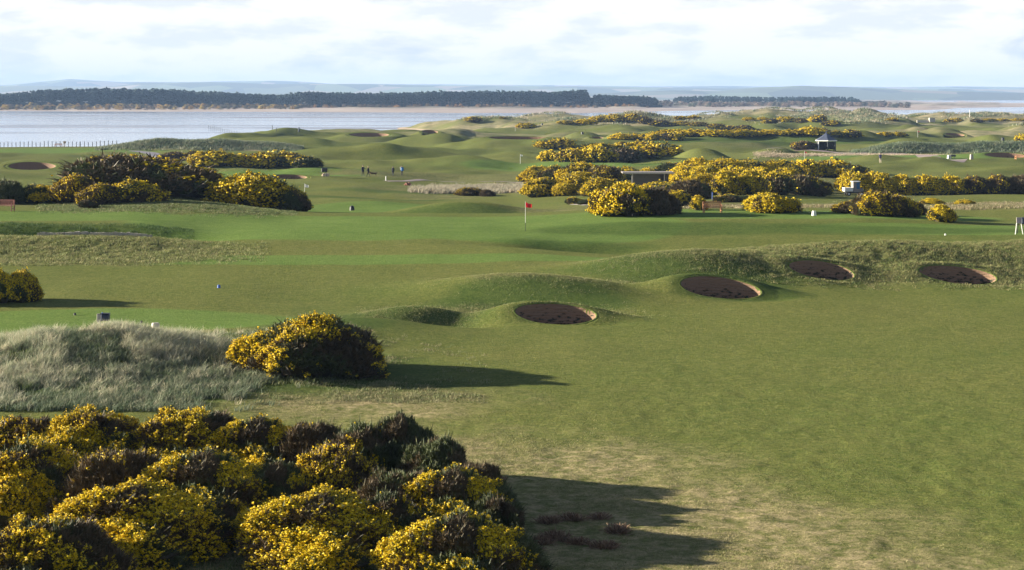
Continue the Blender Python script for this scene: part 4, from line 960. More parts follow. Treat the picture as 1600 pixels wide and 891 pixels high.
tag(link('forest', me), 'dense dark pine forest along the far shore of the estuary', None, None, 'stuff')
# the pines of the front edge that stand clear, one by one
PCM = [np_mesh('pine_crown', v, f_, [M['pine']], False, c) for v, f_, c in PM]
PTM = np_mesh('pine_trunk', TV, TF, [M['bark']], True)
def pine(px, D, H, lab_, grp, base=None):
    x = bx_of(px, D); zb = float(far_h(np.array([x]), np.array([D]))[0])-.3
    e = link('pine_tree', None, None, (x, D, zb)); e.scale = (H*.95, H*.95, H); e.rotation_euler = (0, 0, R.random()*6.28)
    link('crown', PCM[R.randrange(6)], e); link('trunk', PTM, e); tag(e, lab_, 'pine tree', grp)
for k in range(110):
    px = 470+k*5.0+R.uniform(-2, 2)
    if 918 < px < 925: continue
    D = 2372; zt = CAMH+(HZ-treetop(px))*D/F
    pine(px, D, (zt+2.2)*R.uniform(.86, 1.03), 'tall pine with bare trunk at the front edge of the far forest', 'pines at the front edge of the far forest')
# orange-brown scrub strip between forest and sand
def scrub(name, label, n, px0, px1, d0, d1, s0, s1, pal, seed):
    rs2 = rng(seed); V = []; Fq = []; C_ = []; off = 0
    for k in range(n):
        px = px0+rs2.random()*(px1-px0); D = d0+rs2.random()*(d1-d0); x = bx_of(px, D); zb = float(far_h(np.array([x]), np.array([D]))[0])
        v, f_, c = PM[rs2.integers(0, 6)]; s = s0+rs2.random()*(s1-s0)
        V.append(np.column_stack([v[:, 0]*s*3.5+x, v[:, 1]*s*3.5+D, (v[:, 2]-.35)*s*1.5+zb])); Fq.append(f_+off); off += len(v)
        C_.append(np.repeat((np.array(pal)[rs2.integers(0, len(pal))]*(.8+.4*rs2.random()))[None], len(v), axis=0))
    tag(link(name, np_mesh(name, np.concatenate(V), np.concatenate(Fq), [M['pine']], False, np.concatenate(C_))), label, None, None, 'stuff')
scrub('scrub', 'strip of orange and brown scrub along the foot of the left forest', 700, -380, 480, 2150, 2370, 2.5, 5, [(.34, .21, .06), (.36, .26, .06), (.13, .10, .07), (.10, .09, .06), (.08, .08, .05)], 5)
scrub('scrub', 'sparse brown scrub along the foot of the central forest', 160, 480, 1020, 2290, 2370, 2, 4, [(.30, .17, .06), (.16, .12, .08), (.12, .10, .06)], 6)
scrub('scrub', 'reddish brown winter scrub on the far sand spit', 420, 1030, 1420, 2480, 2900, 3, 6, [(.18, .13, .11), (.14, .12, .10), (.24, .18, .14), (.10, .11, .08)], 7)
scrub('scrub', 'dark trees tapering off at the end of the far forest', 60, 1340, 1385, 2960, 3050, 3, 6, [(.05, .06, .04), (.09, .08, .06)], 8)
# ------------------------------------------------------------------ built objects
import bmesh
def box(bm, c, s, rot=None, bev=0.0):
    r = bmesh.ops.create_cube(bm, size=1)
    vs = r['verts']; bmesh.ops.scale(bm, vec=s, verts=vs)
    if bev:
        es = list({e for v in vs for e in v.link_edges})
        rb = bmesh.ops.bevel(bm, geom=es, offset=bev, segments=1, affect='EDGES'); vs = [v for v in rb['verts']] if rb['verts'] else vs
        vs = list({v for f in rb['faces'] for v in f.verts} | set(v for v in vs if v.is_valid))
    if rot is not None: bmesh.ops.rotate(bm, cent=(0, 0, 0), matrix=rot, verts=vs)
    bmesh.ops.translate(bm, vec=c, verts=vs)
def tube(bm, p0, p1, r0, r1=None, n=8):
    p0 = Vector(p0); p1 = Vector(p1); r1 = r0 if r1 is None else r1; d = p1-p0
    r = bmesh.ops.create_cone(bm, cap_ends=True, segments=n, radius1=r0, radius2=r1, depth=d.length)
    bmesh.ops.rotate(bm, cent=(0, 0, 0), matrix=d.to_track_quat('Z', 'Y').to_matrix(), verts=r['verts'])
    bmesh.ops.translate(bm, vec=(p0+p1)/2, verts=r['verts'])
def mob(name, fn, mat, parent=None, loc=None, smooth=False):
    bm = bmesh.new(); fn(bm); me = bpy.data.meshes.new(name); bm.to_mesh(me); bm.free()
    for mm_ in (mat if isinstance(mat, (list, tuple)) else [mat]): me.materials.append(mm_)
    if smooth: me.polygons.foreach_set('use_smooth', [True]*len(me.polygons))
    return link(name, me, parent, loc)
def thing(name, label, cat, p, rz=0, group=None):
    e = link(name, None, None, p); e.rotation_euler = (0, 0, rz); tag(e, label, cat, group); return e
RX = lambda a: Matrix.Rotation(a, 3, 'X'); RY = lambda a: Matrix.Rotation(a, 3, 'Y'); RZ = lambda a: Matrix.Rotation(a, 3, 'Z')

def flag(px, py, H, cmat, label, side=1, D=None, two=False):
    p = at(px, D) if D else hit(px, py)
    e = thing('golf_flag', label, 'golf flag', p, 0, 'golf flags on the greens')
    r = max(.016, .30*p.y/F*1.0)   # never thinner than a real stick
    r = min(r, .035)
    mob('pole', lambda bm: tube(bm, (0, 0, -.1), (0, 0, H), r, r*.8, 8), M['white'], e)
    if two: mob('pole_stripe', lambda bm: tube(bm, (0, 0, .0), (0, 0, .62), r*1.12, r*1.12, 8), M['black'], e)
    w, h = (.52, .38)
    n = 10
    def fl(bm):
        vs = []
        for j in range(5):
            for i in range(n+1):
                u = i/n; x = side*w*u*.93; y = .07*math.sin(u*6.0+.4)*u
                z = H-.03-h*j/4-(.10*u)*(1+.0*j)-(.05*math.sin(u*3))
                z = z + (h*j/4-h/2)*.25*u
                vs.append(bm.verts.new((x, y, z)))
        for j in range(4):
            for i in range(n): bm.faces.new((vs[j*(n+1)+i], vs[j*(n+1)+i+1], vs[(j+1)*(n+1)+i+1], vs[(j+1)*(n+1)+i]))
        bmesh.ops.solidify(bm, geom=bm.faces[:], thickness=.008)
    mob('flag', fl, cmat, e, smooth=True)
flag(821, 361, 2.25, M['red'], 'red flag on a black and white stick on the near green', 1, None, True)
flag(476, 312, 1.95, M['white'], 'white flag right of the large rounded gorse bush on the knoll', 1)
flag(813, 256, 1.95, M['white'], 'white flag left of the gorse island on the middle green', 1)
flag(1257, 250, 1.95, M['red'], 'red flag beyond the gorse hill, below the brown bush by the pavilion', 1)
flag(1434, 215, 2.1, M['red'], 'tiny red flag on the far right green beyond the marram bank', 1)
flag(805, 206, 2.1, M['red'], 'tiny red flag on the far green by the dunes, top centre', 1)

# benches
def bench(p, rz, label, mat, group=None, W=1.6):
    e = thing('park_bench', label, 'bench', p, rz, group)
    h = W/2
    def slats(n, z, y0, dy, rot):
        def f(bm):
            for k in range(n): box(bm, (0, y0+k*dy, z), (W-.1, dy*.75, .03))
        return f
    mob('seat', slats(5, .44, -.02, .09, 0), mat, e)
    def back(bm):
        box(bm, (0, .44, .90), (W-.04, .045, .075), RX(0))
        box(bm, (0, .40, .52), (W-.1, .04, .05))
        for k in range(15): box(bm, (-h+.11+k*(W-.22)/14, .42, .70), (.055, .02, .36))
    mob('backrest', back, mat, e)
    for sx in (-1, 1):
        mob('leg', lambda bm: (box(bm, (sx*(h-.03), -.06, .32), (.07, .07, .64), None, .006)), mat, e)
        mob('leg', lambda bm: (box(bm, (sx*(h-.03), .42, .46), (.07, .07, .92), None, .006)), mat, e)
        mob('armrest', lambda bm: (box(bm, (sx*(h-.03), .17, .665), (.085, .56, .04), None, .006), box(bm, (sx*(h-.03), .17, .2), (.05, .42, .05))), mat, e)
    return e
bench(hit(1114, 333), .12, 'brown slatted bench facing the green between low gorse bushes', M['teak'], W=1.55)
bench(at(4, 164), -.25, 'reddish slatted bench at the left edge before dark gorse', M['teakred'], W=1.75)
bench(at(91, 553), .0, 'orange bench by the water at the far left', M['orange'], W=2.0)
b_ = bench(hit(1594, 249.5), math.pi+.35, 'pale orange bench at the right edge beside the dark bunker', M['orange'], W=2.6)

# tee sign stands: framed panel on splayed legs with a dark bin behind it
def tee_stand(p, rz, label, s=1.0, big=True):
    e = thing('tee_sign', label, 'tee sign', p, rz, 'tee signs with dark bins'); e.scale = (s, s, s)
    mob('panel_frame', lambda bm: (box(bm, (0, -.02, 1.02), (.40, .05, .46), RX(0), .008)), M['concrete'], e)
    pf = mob('panel', lambda bm: box(bm, (0, -.052, 1.02), (.30, .012, .36)), simple_mat('sign_face', (.45, .36, .42), .5, .3, 9), e)
    for sx in (-1, 1):
        mob('leg', lambda bm: tube(bm, (sx*.17, -.02, .82), (sx*.30-.06, -.22, -.05), .028, .028), M['white'], e)
    mob('leg', lambda bm: tube(bm, (0, .05, .9), (.02, .45, -.05), .03, .03), M['black'], e)
    bn = mob('bin', lambda bm: (tube(bm, (.42, .12, .72), (.42, .12, 1.2), .2, .22, 14)), M['navy'], e, smooth=False)
    mob('bin_lid', lambda bm: tube(bm, (.42, .12, 1.2), (.42, .12, 1.25), .235, .20, 14), M['black'], bn)
tee_stand(at(1592, 148.5) if False else hit(1592, 366), .1, 'tee sign on splayed pale legs at the right edge of the picture', 1.0)
def boxsign(p, label):
    e = thing('tee_sign', label, 'tee sign', p, .0, 'tee signs with dark bins')
    mob('post', lambda bm: tube(bm, (-.25, 0, -.2), (-.14, 0, .75), .05, .05), M['white'], e)
    mob('panel', lambda bm: box(bm, (-.16, -.02, .92), (.20, .07, .42), RY(.0), .01), M['concrete'], e)
    bn = mob('bin', lambda bm: box(bm, (.13, .05, .95), (.42, .34, .34), None, .05), M['navy'], e)
    mob('bin_lid', lambda bm: box(bm, (.13, .05, 1.135), (.45, .36, .035), None, .012), M['black'], bn)
    mob('knob', lambda bm: bmesh.ops.create_icosphere(bm, subdivisions=2, radius=.035, matrix=Matrix.Translation((0, 0, 1.165))), M['blue'], bn)
p = at(160, 95.5); z_need = CAMH-(490-HZ)*95.5/F
p.z = z_need-1.14; boxsign(p, 'grey and navy tee sign box standing in the pale grass mound')
for (px, py, l) in [(507, 277, 'dark tee stand on thin legs left of the walkers'), (1489, 249, 'small black tee bin between two pale stones on the far tee')]:
    p = hit(px, py); e = thing('tee_bin', l, 'bin', p, 0, None)
    hh = 14/F*p.y if px < 1000 else 7/F*p.y
    w = 9/F*p.y if px < 1000 else 8/F*p.y
    for sx in (-1, 1): mob('leg', lambda bm: tube(bm, (sx*w*.36, 0, -.1), (sx*w*.25, 0, hh*.6), .05, .045), M['darkwood'], e)
    mob('bin', lambda bm: box(bm, (0, 0, hh*.78), (w, w*.7, hh*.44), None, .06), M['black'], e)
# tee marker stones
def stone(p, s, label, mat='stone', rz=0):
    e = link('marker_stone', None)
    bpy.data.objects.remove(e)
    def f(bm):
        r = bmesh.ops.create_cube(bm, size=1)
        for v in r['verts']:
            t_ = .78 if v.co.z > 0 else 1.0
            v.co = Vector((v.co.x*s[0]*t_, v.co.y*s[1]*t_, (v.co.z+.42)*s[2]))
        bmesh.ops.bevel(bm, geom=bm.edges[:], offset=min(s)*.06, segments=2, affect='EDGES')
    o = mob('marker_stone', f, M[mat], None, p); o.rotation_euler = (0, 0, rz); tag(o, label, 'tee marker', 'tee marker stones'); return o
p = at(243, 99); p.z = CAMH-(519-HZ)*99/F; stone(p, (.42, .36, .5), 'squat tapered stone right of the tee sign box behind the pale grass', 'concrete', .5)
stone(hit(1272, 337), (.34, .28, .42), 'white tee marker on the green edge right of the rounded gorse', 'white', .4)
stone(hit(1483, 248), (.8, .6, .8), 'pale marker stone left of the small black tee bin', 'white', .3)
stone(hit(1518, 249), (.7, .6, 1.15), 'pale upright marker stone right of the small black tee bin', 'stone', .3)
stone(hit(509, 275.5), (1.2, .8, .5), 'low straw coloured block under the dark tee stand', 'palewood', .3)
# little tee markers
for (px, py, m_, r, l) in [(342, 450, 'blue', .10, 'small blue tee marker alone on the left fairway'), (550, 329, 'black', .28, 'small black bin like marker right of the white flag'), (117, 493, 'black', .07, 'tiny black tee marker left of the tee sign box'), (221, 505, 'black', .07, 'tiny black tee marker left of the squat stone'),
                           (1477, 368, 'white', .07, 'tiny pale tee marker on the right tee'), (910, 210, 'black', .4, 'dark speck of a bin on the far centre fairway'), (847, 196, 'black', .4, 'dark box on the pale far dune, centre'), (1567, 220, 'black', .5, 'black bin beyond the marram bank at the right')]:
    p = hit(px, py)
    def mk(bm, r=r):
        tube(bm, (0, 0, -.02), (0, 0, r*1.5), r, r*.9, 12)
        tube(bm, (0, 0, r*1.5), (0, 0, r*1.9), r*.9, r*.35, 12)
    o = mob('tee_marker', mk, M[m_], None, p); tag(o, l, 'tee marker', 'small tee markers')

# posts
def post(px, py, hpx, wm, mat, label, D=None, stripes=False, dz=0):
    p = at(px, D) if D else hit(px, py); H = hpx*p.y/F
    e = thing('striped_post' if stripes else 'wooden_post', label, 'post', p, 0, None)
    mob('post', lambda bm: (tube(bm, (0, 0, -.2), (0, 0, H), wm, wm*.9, 10)), mat, e)
    if stripes:
        for k in range(2):
            z0 = H*(.25+.42*k); mob('band', lambda bm: tube(bm, (0, 0, z0), (0, 0, z0+H*.2), wm*1.06, wm*1.06, 10), M['redpaint'], e)
        mob('cap', lambda bm: tube(bm, (0, 0, H-.0), (0, 0, H+.12), wm*1.1, wm*.7, 10), M['redpaint'], e)
    else: mob('cap', lambda bm: tube(bm, (0, 0, H), (0, 0, H+wm*.6), wm*.9, wm*.4, 10), mat, e)
post(127, 274, 13.5, .11, M['white'], 'red and white striped post behind the brown gorse clump', None, True)
post(157.5, 268, 7, .09, M['white'], 'short white post beside the asphalt path at the left')
post(603, 282.5, 6.5, .09, M['white'], 'white post in front of the walkers')
post(988, 338, 20, .035, M['palewood'], 'thin wooden post in front of the brown half of the front gorse')
post(938, 337, 12, .03, M['darkwood'], 'thin dark post at the left foot of the front gorse')
post(1113, 312, 11, .05, M['blue'], 'bluish post in the pale grass behind the brown bench')
post(467, 205, 5, .28, M['navy'], 'dark post on the green edge by the water')
post(125, 229, 7, .16, M['darkwood'], 'dark upright post at the far left shore by the water', 555)
post(1515, 184, 12, .12, M['white'], 'tall white pole on the shore at the far right')
post(505+95, 190, 0.1, .01, M['white'], 'x') if False else None
# info board by the orange bench
p = at(101, 554); e = thing('notice_board', 'small yellowish board on a post right of the orange shore bench', 'notice board', p)
mob('board', lambda bm: box(bm, (0, 0, 1.25), (.75, .06, .6), None, .01), M['palewood'], e)
for sx in (-1, 1): mob('leg', lambda bm: tube(bm, (sx*.25, 0, -.1), (sx*.25, 0, 1.0), .04, .04), M['palewood'], e)

# post and wire fences along the shore
def fence(px0, py0, px1, py1, n, H, label, D=None):
    p0 = at(px0, D) if D else hit(px0, py0); p1 = at(px1, D) if D else hit(px1, py1)
    e = thing('wire_fence', label, 'fence', p0)
    ps = []
    for k in range(n):
        t_ = k/(n-1); x = p0.x+(p1.x-p0.x)*t_; y = p0.y+(p1.y-p0.y)*t_; z = h1(x, y); ps.append(Vector((x, y, max(z, -3.6))))
    for q_ in ps:
        h = H*R.uniform(.85, 1.1)
        mob('post', lambda bm: tube(bm, q_-p0+Vector((0, 0, -.3)), q_-p0+Vector((R.uniform(-.08, .08), 0, h)), .10, .09, 6), M['darkwood'], e)
    for k2_ in (.45, .85):
        def wires(bm):
            for a_, c_ in zip(ps[:-1], ps[1:]): tube(bm, a_-p0+Vector((0, 0, H*k2_)), c_-p0+Vector((0, 0, H*k2_)), .015, .015, 4)
        mob('wire', wires, M['steel'], e)
fence(326, 214.5, 432, 206, 26, 1.5, 'post and wire fence on the shore edge beyond the long marram bank')
fence(0, 229.5, 182, 229, 30, 1.5, 'post and wire fence between the far left green and the water', 557)

# paths
def ribbon(name, label, pts, w, mat):
    P = []
    cs = [hit(a, b_) for a, b_ in pts]
    xs = np.array([c.x for c in cs]); ys = np.array([c.y for c in cs])
    tt = np.linspace(0, len(cs)-1, 90); x = np.interp(tt, range(len(cs)), xs); y = np.interp(tt, range(len(cs)), ys)
    x = np.convolve(np.pad(x, 5, mode='edge'), np.ones(11)/11, 'valid'); y = np.convolve(np.pad(y, 5, mode='edge'), np.ones(11)/11, 'valid')
    dx = np.gradient(x); dy = np.gradient(y); L_ = np.hypot(dx, dy)+1e-6; nx, ny = -dy/L_, dx/L_
    V = []
    for s in (-1, -.33, .33, 1):
        X_ = x+nx*w/2*s; Y_ = y+ny*w/2*s; V.append(np.stack([X_, Y_, height(X_, Y_)+.06-(abs(s) == 1)*.03], axis=1))
    V = np.concatenate(V); n = 90; ix = np.arange(4*n).reshape(4, n)
    q = np.stack([ix[:-1, :-1], ix[:-1, 1:], ix[1:, 1:], ix[1:, :-1]], axis=-1).reshape(-1, 4)
    me = np_mesh(name, V, q[:, ::-1], [mat], True); tag(link(name, me), label, None, None, 'structure')
M['asphalt'] = simple_mat('old_asphalt', (.14, .135, .17), .8, .12, .5)
M['track'] = simple_mat('pinkish_track', (.27, .21, .20), .85, .12, .5)
ribbon('path', 'asphalt path curving by the long marram bank', [(150, 264), (175, 260.5), (205, 254.5), (245, 249), (262, 246.5), (240, 240), (205, 234)], 3.2, M['asphalt'])
ribbon('path', 'pinkish track leading to the pavilion', [(1160, 234), (1200, 235), (1240, 235.5), (1290, 238), (1340, 240), (1420, 240.5), (1450, 243), (1470, 246.5), (1500, 249)], 4.5, M['track'])
ribbon('path', 'thin path right of the walkers', [(600, 284), (640, 283.5), (700, 284), (760, 284), (830, 286)], 1.6, M['track'])
ribbon('path', 'pale strip on the grass at the foot of the front gorse', [(893, 319.5), (915, 321), (935, 319)], .7, M['stone'])

# stone edging on the bank crest, left
def stones(bm):
    rs_ = random.Random(3)
    for k in range(46):
        px = 60+176*k/45; D = 140.7+.15*math.sin(k*.4); x = bx_of(px, D); z = h1(x, D)
        s = rs_.uniform(.6, 1.15)
        r = bmesh.ops.create_cube(bm, size=1)
        for v in r['verts']: v.co = Vector((v.co.x*.19*s*rs_.uniform(.85, 1.1), v.co.y*.2, v.co.z*.26*s*rs_.uniform(.85, 1.1)))
        bmesh.ops.rotate(bm, cent=(0, 0, 0), matrix=RY(rs_.uniform(-.1, .1)), verts=r['verts'])
        bmesh.ops.translate(bm, vec=(x, D, z+.14), verts=r['verts'])
o = mob('stone_edging', stones, M['stone']); tag(o, 'row of small pale stones edging the grassy bank at the left', 'edging')

# flat roofed shelter in the gorse
D0 = 236.0; xl = bx_of(985, D0); zt = CAMH-(270-HZ)*D0/F
pz = zt-2.5
e = thing('flat_roofed_shelter', 'grey shelter with a thin flat slab roof half buried in gorse', 'shelter', (bx_of(1012, D0), D0, pz))
wd = 80/F*D0
mob('roof', lambda bm: (box(bm, (0, .3, 2.52), (wd, 3.6, .16), None, .02)), M['felt'], e)
mob('fascia', lambda bm: box(bm, (0, -1.53, 2.505), (wd+.04, .05, .20)), M['concrete'], e)
mob('wall', lambda bm: box(bm, (.35, .9, 1.2), (wd*.72, .15, 2.45)), M['render'], e)
mob('wall', lambda bm: box(bm, (wd*.36, 0.2, 1.2), (.15, 2.4, 2.45)), M['render'], e)
mob('wall', lambda bm: box(bm, (-.2, -.6, .95), (wd*.55, .12, 1.9+1.0)), M['render'], e)
mob('post', lambda bm: box(bm, (-wd*.31, -1.3, 1.2), (.14, .14, 2.45)), M['concrete'], e)
mob('post', lambda bm: box(bm, (wd*.31, -1.3, 1.2), (.14, .14, 2.45)), M['concrete'], e)

# hexagonal pavilion
p = hit(1291, 234.5); D0 = p.y; sc = D0/F
e = thing('pavilion', 'small pavilion with blue slate pyramid roof and white fascia', 'pavilion', p)
rw = 17.6*sc; eh = 15.5*sc; rh = 27*sc
def roofm(bm):
    n = 6; ring_ = []; ri = []
    for k in range(n):
        a_ = math.pi/6+k*math.pi/3; ring_.append(bm.verts.new((math.cos(a_)*rw*1.02, math.sin(a_)*rw*1.02, eh)))
    mid_ = [bm.verts.new((v.co.x*.42, v.co.y*.42, eh+(rh-eh)*.52)) for v in ring_]
    top = bm.verts.new((0, 0, rh)); bot = bm.verts.new((0, 0, eh))
    for k in range(n):
        k1 = (k+1) % n; bm.faces.new((ring_[k], ring_[k1], mid_[k1], mid_[k])); bm.faces.new((mid_[k], mid_[k1], top)); bm.faces.new((ring_[k1], ring_[k], bot))
rf = mob('roof', roofm, M['slate'], e)
mob('finial', lambda bm: tube(bm, (0, 0, rh-.1), (0, 0, rh+.5), .10, .05), M['slate'], rf)
def fasc(bm):
    for k in range(6):
        a_ = k*math.pi/3+math.pi/3; ap = rw*math.cos(math.pi/6)*1.0
        box(bm, (math.cos(a_)*(ap+.04), math.sin(a_)*(ap+.04), eh-.16), (.08, rw*1.0, .36), RZ(0)) if False else None
        r = bmesh.ops.create_cube(bm, size=1); bmesh.ops.scale(bm, vec=(.08, rw*1.03, .24), verts=r['verts'])
        bmesh.ops.rotate(bm, cent=(0, 0, 0), matrix=RZ(a_), verts=r['verts']); bmesh.ops.translate(bm, vec=(math.cos(a_)*(ap+.02), math.sin(a_)*(ap+.02), eh-.12), verts=r['verts'])
mob('fascia', fasc, M['white'], e)
ra = rw*.86
for k in range(6):
    a_ = math.pi/6+k*math.pi/3
    mob('post', lambda bm: tube(bm, (math.cos(a_)*ra, math.sin(a_)*ra, -.2), (math.cos(a_)*ra, math.sin(a_)*ra, eh-.3), .13, .13, 8), M['white'] if k == 3 else M['darkwood'], e)
def bw(bm):
    for k in (0, 1, 2, 5):
        a_ = k*math.pi/3+math.pi/3; ap = ra*math.cos(math.pi/6)*.96
        r = bmesh.ops.create_cube(bm, size=1); bmesh.ops.scale(bm, vec=(.1, ra*.92, eh-.55), verts=r['verts'])
        bmesh.ops.rotate(bm, cent=(0, 0, 0), matrix=RZ(a_), verts=r['verts']); bmesh.ops.translate(bm, vec=(math.cos(a_)*ap, math.sin(a_)*ap, (eh-.4)/2), verts=r['verts'])
mob('wall', bw, M['darkwood'], e)
mob('seat', lambda bm: box(bm, (0, ra*.45, .5), (ra*1.1, .45, .08)), M['darkwood'], e)

# utility vehicle
p = at(1334, 252); sc = 252/F; p.z = max(p.z, CAMH-(309-HZ)*sc); 
e = thing('utility_vehicle', 'small utility vehicle with white roof, blue cab and white load box', 'utility vehicle', (p.x, p.y, p.z), .12); e.scale = (.84, .84, .84)
# vehicle length along x, cab at the right
M['cabgrey'] = simple_mat('cab_grey', (.22, .2, .2), .5, .1)
mob('chassis', lambda bm: box(bm, (0, 0, .48), (2.7, 1.2, .22), None, .04), M['black'], e)
mob('load_box', lambda bm: (box(bm, (-.95, 0, .92), (1.3, 1.35, .52), None, .03), box(bm, (-.95, 0, 1.20), (1.36, 1.41, .05))), M['white'], e)
mob('bonnet', lambda bm: box(bm, (1.08, 0, .82), (.55, 1.25, .48), None, .1), M['cabgrey'], e)
cb = mob('cab', lambda bm: (box(bm, (-.22, 0, 1.45), (.06, 1.3, 1.45)), box(bm, (.3, -.62, .82), (1.0, .05, .5)), box(bm, (.3, .62, .82), (1.0, .05, .5)),
     tube(bm, (.80, -.62, .95), (.52, -.6, 2.1), .035, .035), tube(bm, (.80, .62, .95), (.52, .6, 2.1), .035, .035), tube(bm, (.25, -.63, .9), (.2, -.6, 2.1), .03, .03)), M['cabgrey'], e)
mob('roof', lambda bm: box(bm, (.28, 0, 2.14), (1.25, 1.42, .10), None, .04), M['white'], e)
mob('windscreen', lambda bm: (box(bm, (.78, 0, 1.5), (.03, 1.2, 1.12), RY(0.0))), M['glass'], e)
mob('side_window', lambda bm: box(bm, (.5, -.64, 1.52), (.52, .02, .95)), M['glass'], e)
mob('side_window', lambda bm: box(bm, (.02, -.64, 1.52), (.38, .02, .95)), M['cabgrey'], e)
mob('seat', lambda bm: (box(bm, (.1, 0, .95), (.45, 1.1, .14), None, .03), box(bm, (-.1, 0, 1.25), (.12, 1.1, .55), None, .03)), M['black'], e)
for wx in (-.95, 1.0):
    for wy in (-.62, .62):
        w_ = mob('wheel', lambda bm: tube(bm, (wx, wy-.11, .3), (wx, wy+.11, .3), .3, .3, 18), M['tyre'], e)
        mob('rim', lambda bm: tube(bm, (wx, wy-.125, .3), (wx, wy+.125, .3), .15, .15, 12), M['white'], w_)
for wy in (-.4, .4): mob('headlight', lambda bm: tube(bm, (1.33, wy, .85), (1.37, wy, .85), .08, .08, 10), M['steel'], e)

# stone wall / low concrete block at the far right dunes and the brown sand patch
p = hit(1456, 192); o = mob('stone_shed', lambda bm: (box(bm, (0, 0, 1.2), (2.6, 2.4, 2.0), None, .05), box(bm, (-4.2, .5, .5), (5.5, 1, 1.2), None, .05)), M['concrete'], None, p); tag(o, 'low pale stone building on the far right dunes', 'building')
p = hit(636, 188); 

# ------------------------------------------------------------------ people and dog
def skin_body(name, joints, edges, radii, mats, zsplit, parent, root=0, sub=2):
    me = bpy.data.meshes.new(name); me.from_pydata(joints, edges, []); ob = bpy.data.objects.new(name, me); COL.objects.link(ob)
    md = ob.modifiers.new('skin', 'SKIN'); md.use_smooth_shade = True
    for i, r in enumerate(radii):
        sv = me.skin_vertices[0].data[i]; rr = r if isinstance(r, tuple) else (r, r); sv.radius = rr; sv.use_root = (i == root)
    sb = ob.modifiers.new('sub', 'SUBSURF'); sb.levels = sub; sb.render_levels = sub
    dg = bpy.context.evaluated_depsgraph_get(); ev = ob.evaluated_get(dg); nm = bpy.data.meshes.new_from_object(ev)
    bpy.data.objects.remove(ob)
    nm.name = name; nm.materials.clear()
    for m_ in mats: nm.materials.append(m_)
    for pl in nm.polygons:
        pl.use_smooth = True; pl.material_index = zsplit(pl.center)
    return link(name, nm, parent)
def person(px, py, H, rz, label, top, legs_m, hairm, pose, longhair=False, hood=False, coat_len=.0, D=None):
    p = at(px, D) if D else hit(px, py)
    e = thing('person', label, 'person', p, rz); e.scale = (H/1.75,)*3
    J = []; E = []; Rd = []
    def j(x, y, z, r, par=None):
        J.append((x, y, z)); Rd.append(r); i = len(J)-1
        if par is not None: E.append((par, i))
        return i
    st = pose.get('stride', .22); face = 1
    pel = j(0, 0, .95, (.15, .11)); ch0 = j(0, .0, 1.12, (.145, .10), pel); ch = j(pose.get('lean', 0)*.5, 0, 1.33, (.175, .115), ch0); nk = j(pose.get('lean', 0)*.8, 0, 1.47, (.065, .065), ch)
    hx = pose.get('lean', 0)
    hd0 = j(hx, -.01, 1.545, (.072, .082), nk); hd = j(hx, -.02, 1.64, (.082, .098), hd0); hd1 = j(hx, -.01, 1.715, (.055, .06), hd)
    nose = j(hx, -.125, 1.615, (.013, .016), hd)
    for s, sgn in ((-1, 1), (1, -1)):
        hp = j(s*.09, 0, .90, (.095, .10), pel)
        kn = j(s*.10, -.03+sgn*st*.45, .49, (.062, .065), hp); an = j(s*.10, sgn*st*.9+.02, .09, (.042, .045), kn); toe = j(s*.11, sgn*st*.9-.15, .035, (.045, .03), an)
        sh = j(s*.185+hx*.4, 0, 1.385, (.06, .062), ch)
        ang = pose.get('armR' if s > 0 else 'armL', (s*.27, -.02-sgn*st*.25, 1.12, s*.27, -.12-sgn*st*.5, .90))
        el = j(ang[0], ang[1], ang[2], (.046, .046), sh); wr = j(ang[3], ang[4], ang[5], (.028, .03), el)
        d = (Vector(J[wr])-Vector(J[el])).normalized(); pm = Vector(J[wr])+d*.07
        pl = j(*pm, (.038, .020), wr)
        for q_ in range(4):
            ff = Vector(J[pl])+d*(.07+.01*(q_ in (1, 2)))+Vector((0, (q_-1.5)*.022, -.01)); j(*ff, (.009, .009), pl)
        th = Vector(J[wr])+d*.05+Vector((0, -.055, 0)); j(*th, (.010, .010), wr)
    def zs(c):
        if c.z > 1.49 or (abs(c.x) > .15 and c.z < .93 and c.z > .6 and False): return 0
        if c.z < .10: return 3
        if c.z > .86: return 1
        return 2
    skin_body('body', J, E, Rd, [M['skin'], top, legs_m, M['black']], zs, e, sub=1)
    def hr(bm):
        r = bmesh.ops.create_icosphere(bm, subdivisions=2, radius=1)
        for v in r['verts']:
            v.co = Vector((v.co.x*.098+hx, v.co.y*.112+.015, v.co.z*(.10 if v.co.z > 0 else (.20 if longhair else .09))+1.675))
    mob('hair' if not hood else 'hood', hr, hairm, e, smooth=True)
    if coat_len:
        def ct(bm):
            n = 16; rings_ = []
            for (z, rx_, ry_) in ((1.42, .16, .11), (1.30, .205, .14), (1.1, .185, .14), (.95, .20, .155), (.95-coat_len, .225, .18)):
                rings_.append([bm.verts.new((math.cos(k/n*6.283)*rx_+hx*(z-.95)*.9, math.sin(k/n*6.283)*ry_, z)) for k in range(n)])
            for a_, c_ in zip(rings_[:-1], rings_[1:]):
                for k in range(n): bm.faces.new((a_[k], c_[k], c_[(k+1) % n], a_[(k+1) % n]))
            bmesh.ops.solidify(bm, geom=bm.faces[:], thickness=.015)
        mob('jacket', ct, top, e, smooth=True)
    return e
person(567, 276, 1.85, .5, 'person in dark coat and trousers standing at the left of the pair with the dog', M['coat'], M['trousers'], M['hair'], dict(stride=.18, armR=(.33, -.05, 1.16, .48, -.12, 1.2)), coat_len=.16)
person(575.5, 276.3, 1.68, -1.2, 'shorter walker in dark clothes with pale hair, next to the dog', M['coat'], M['trousers'], M['fairhair'], dict(stride=.35, lean=-.04), coat_len=.05)
person(614, 275, 1.70, 2.6, 'walker in a long dark hooded coat in the middle of the fairway', M['coat'], M['trousers'], M['coat'], dict(stride=.12), hood=True, coat_len=.30)
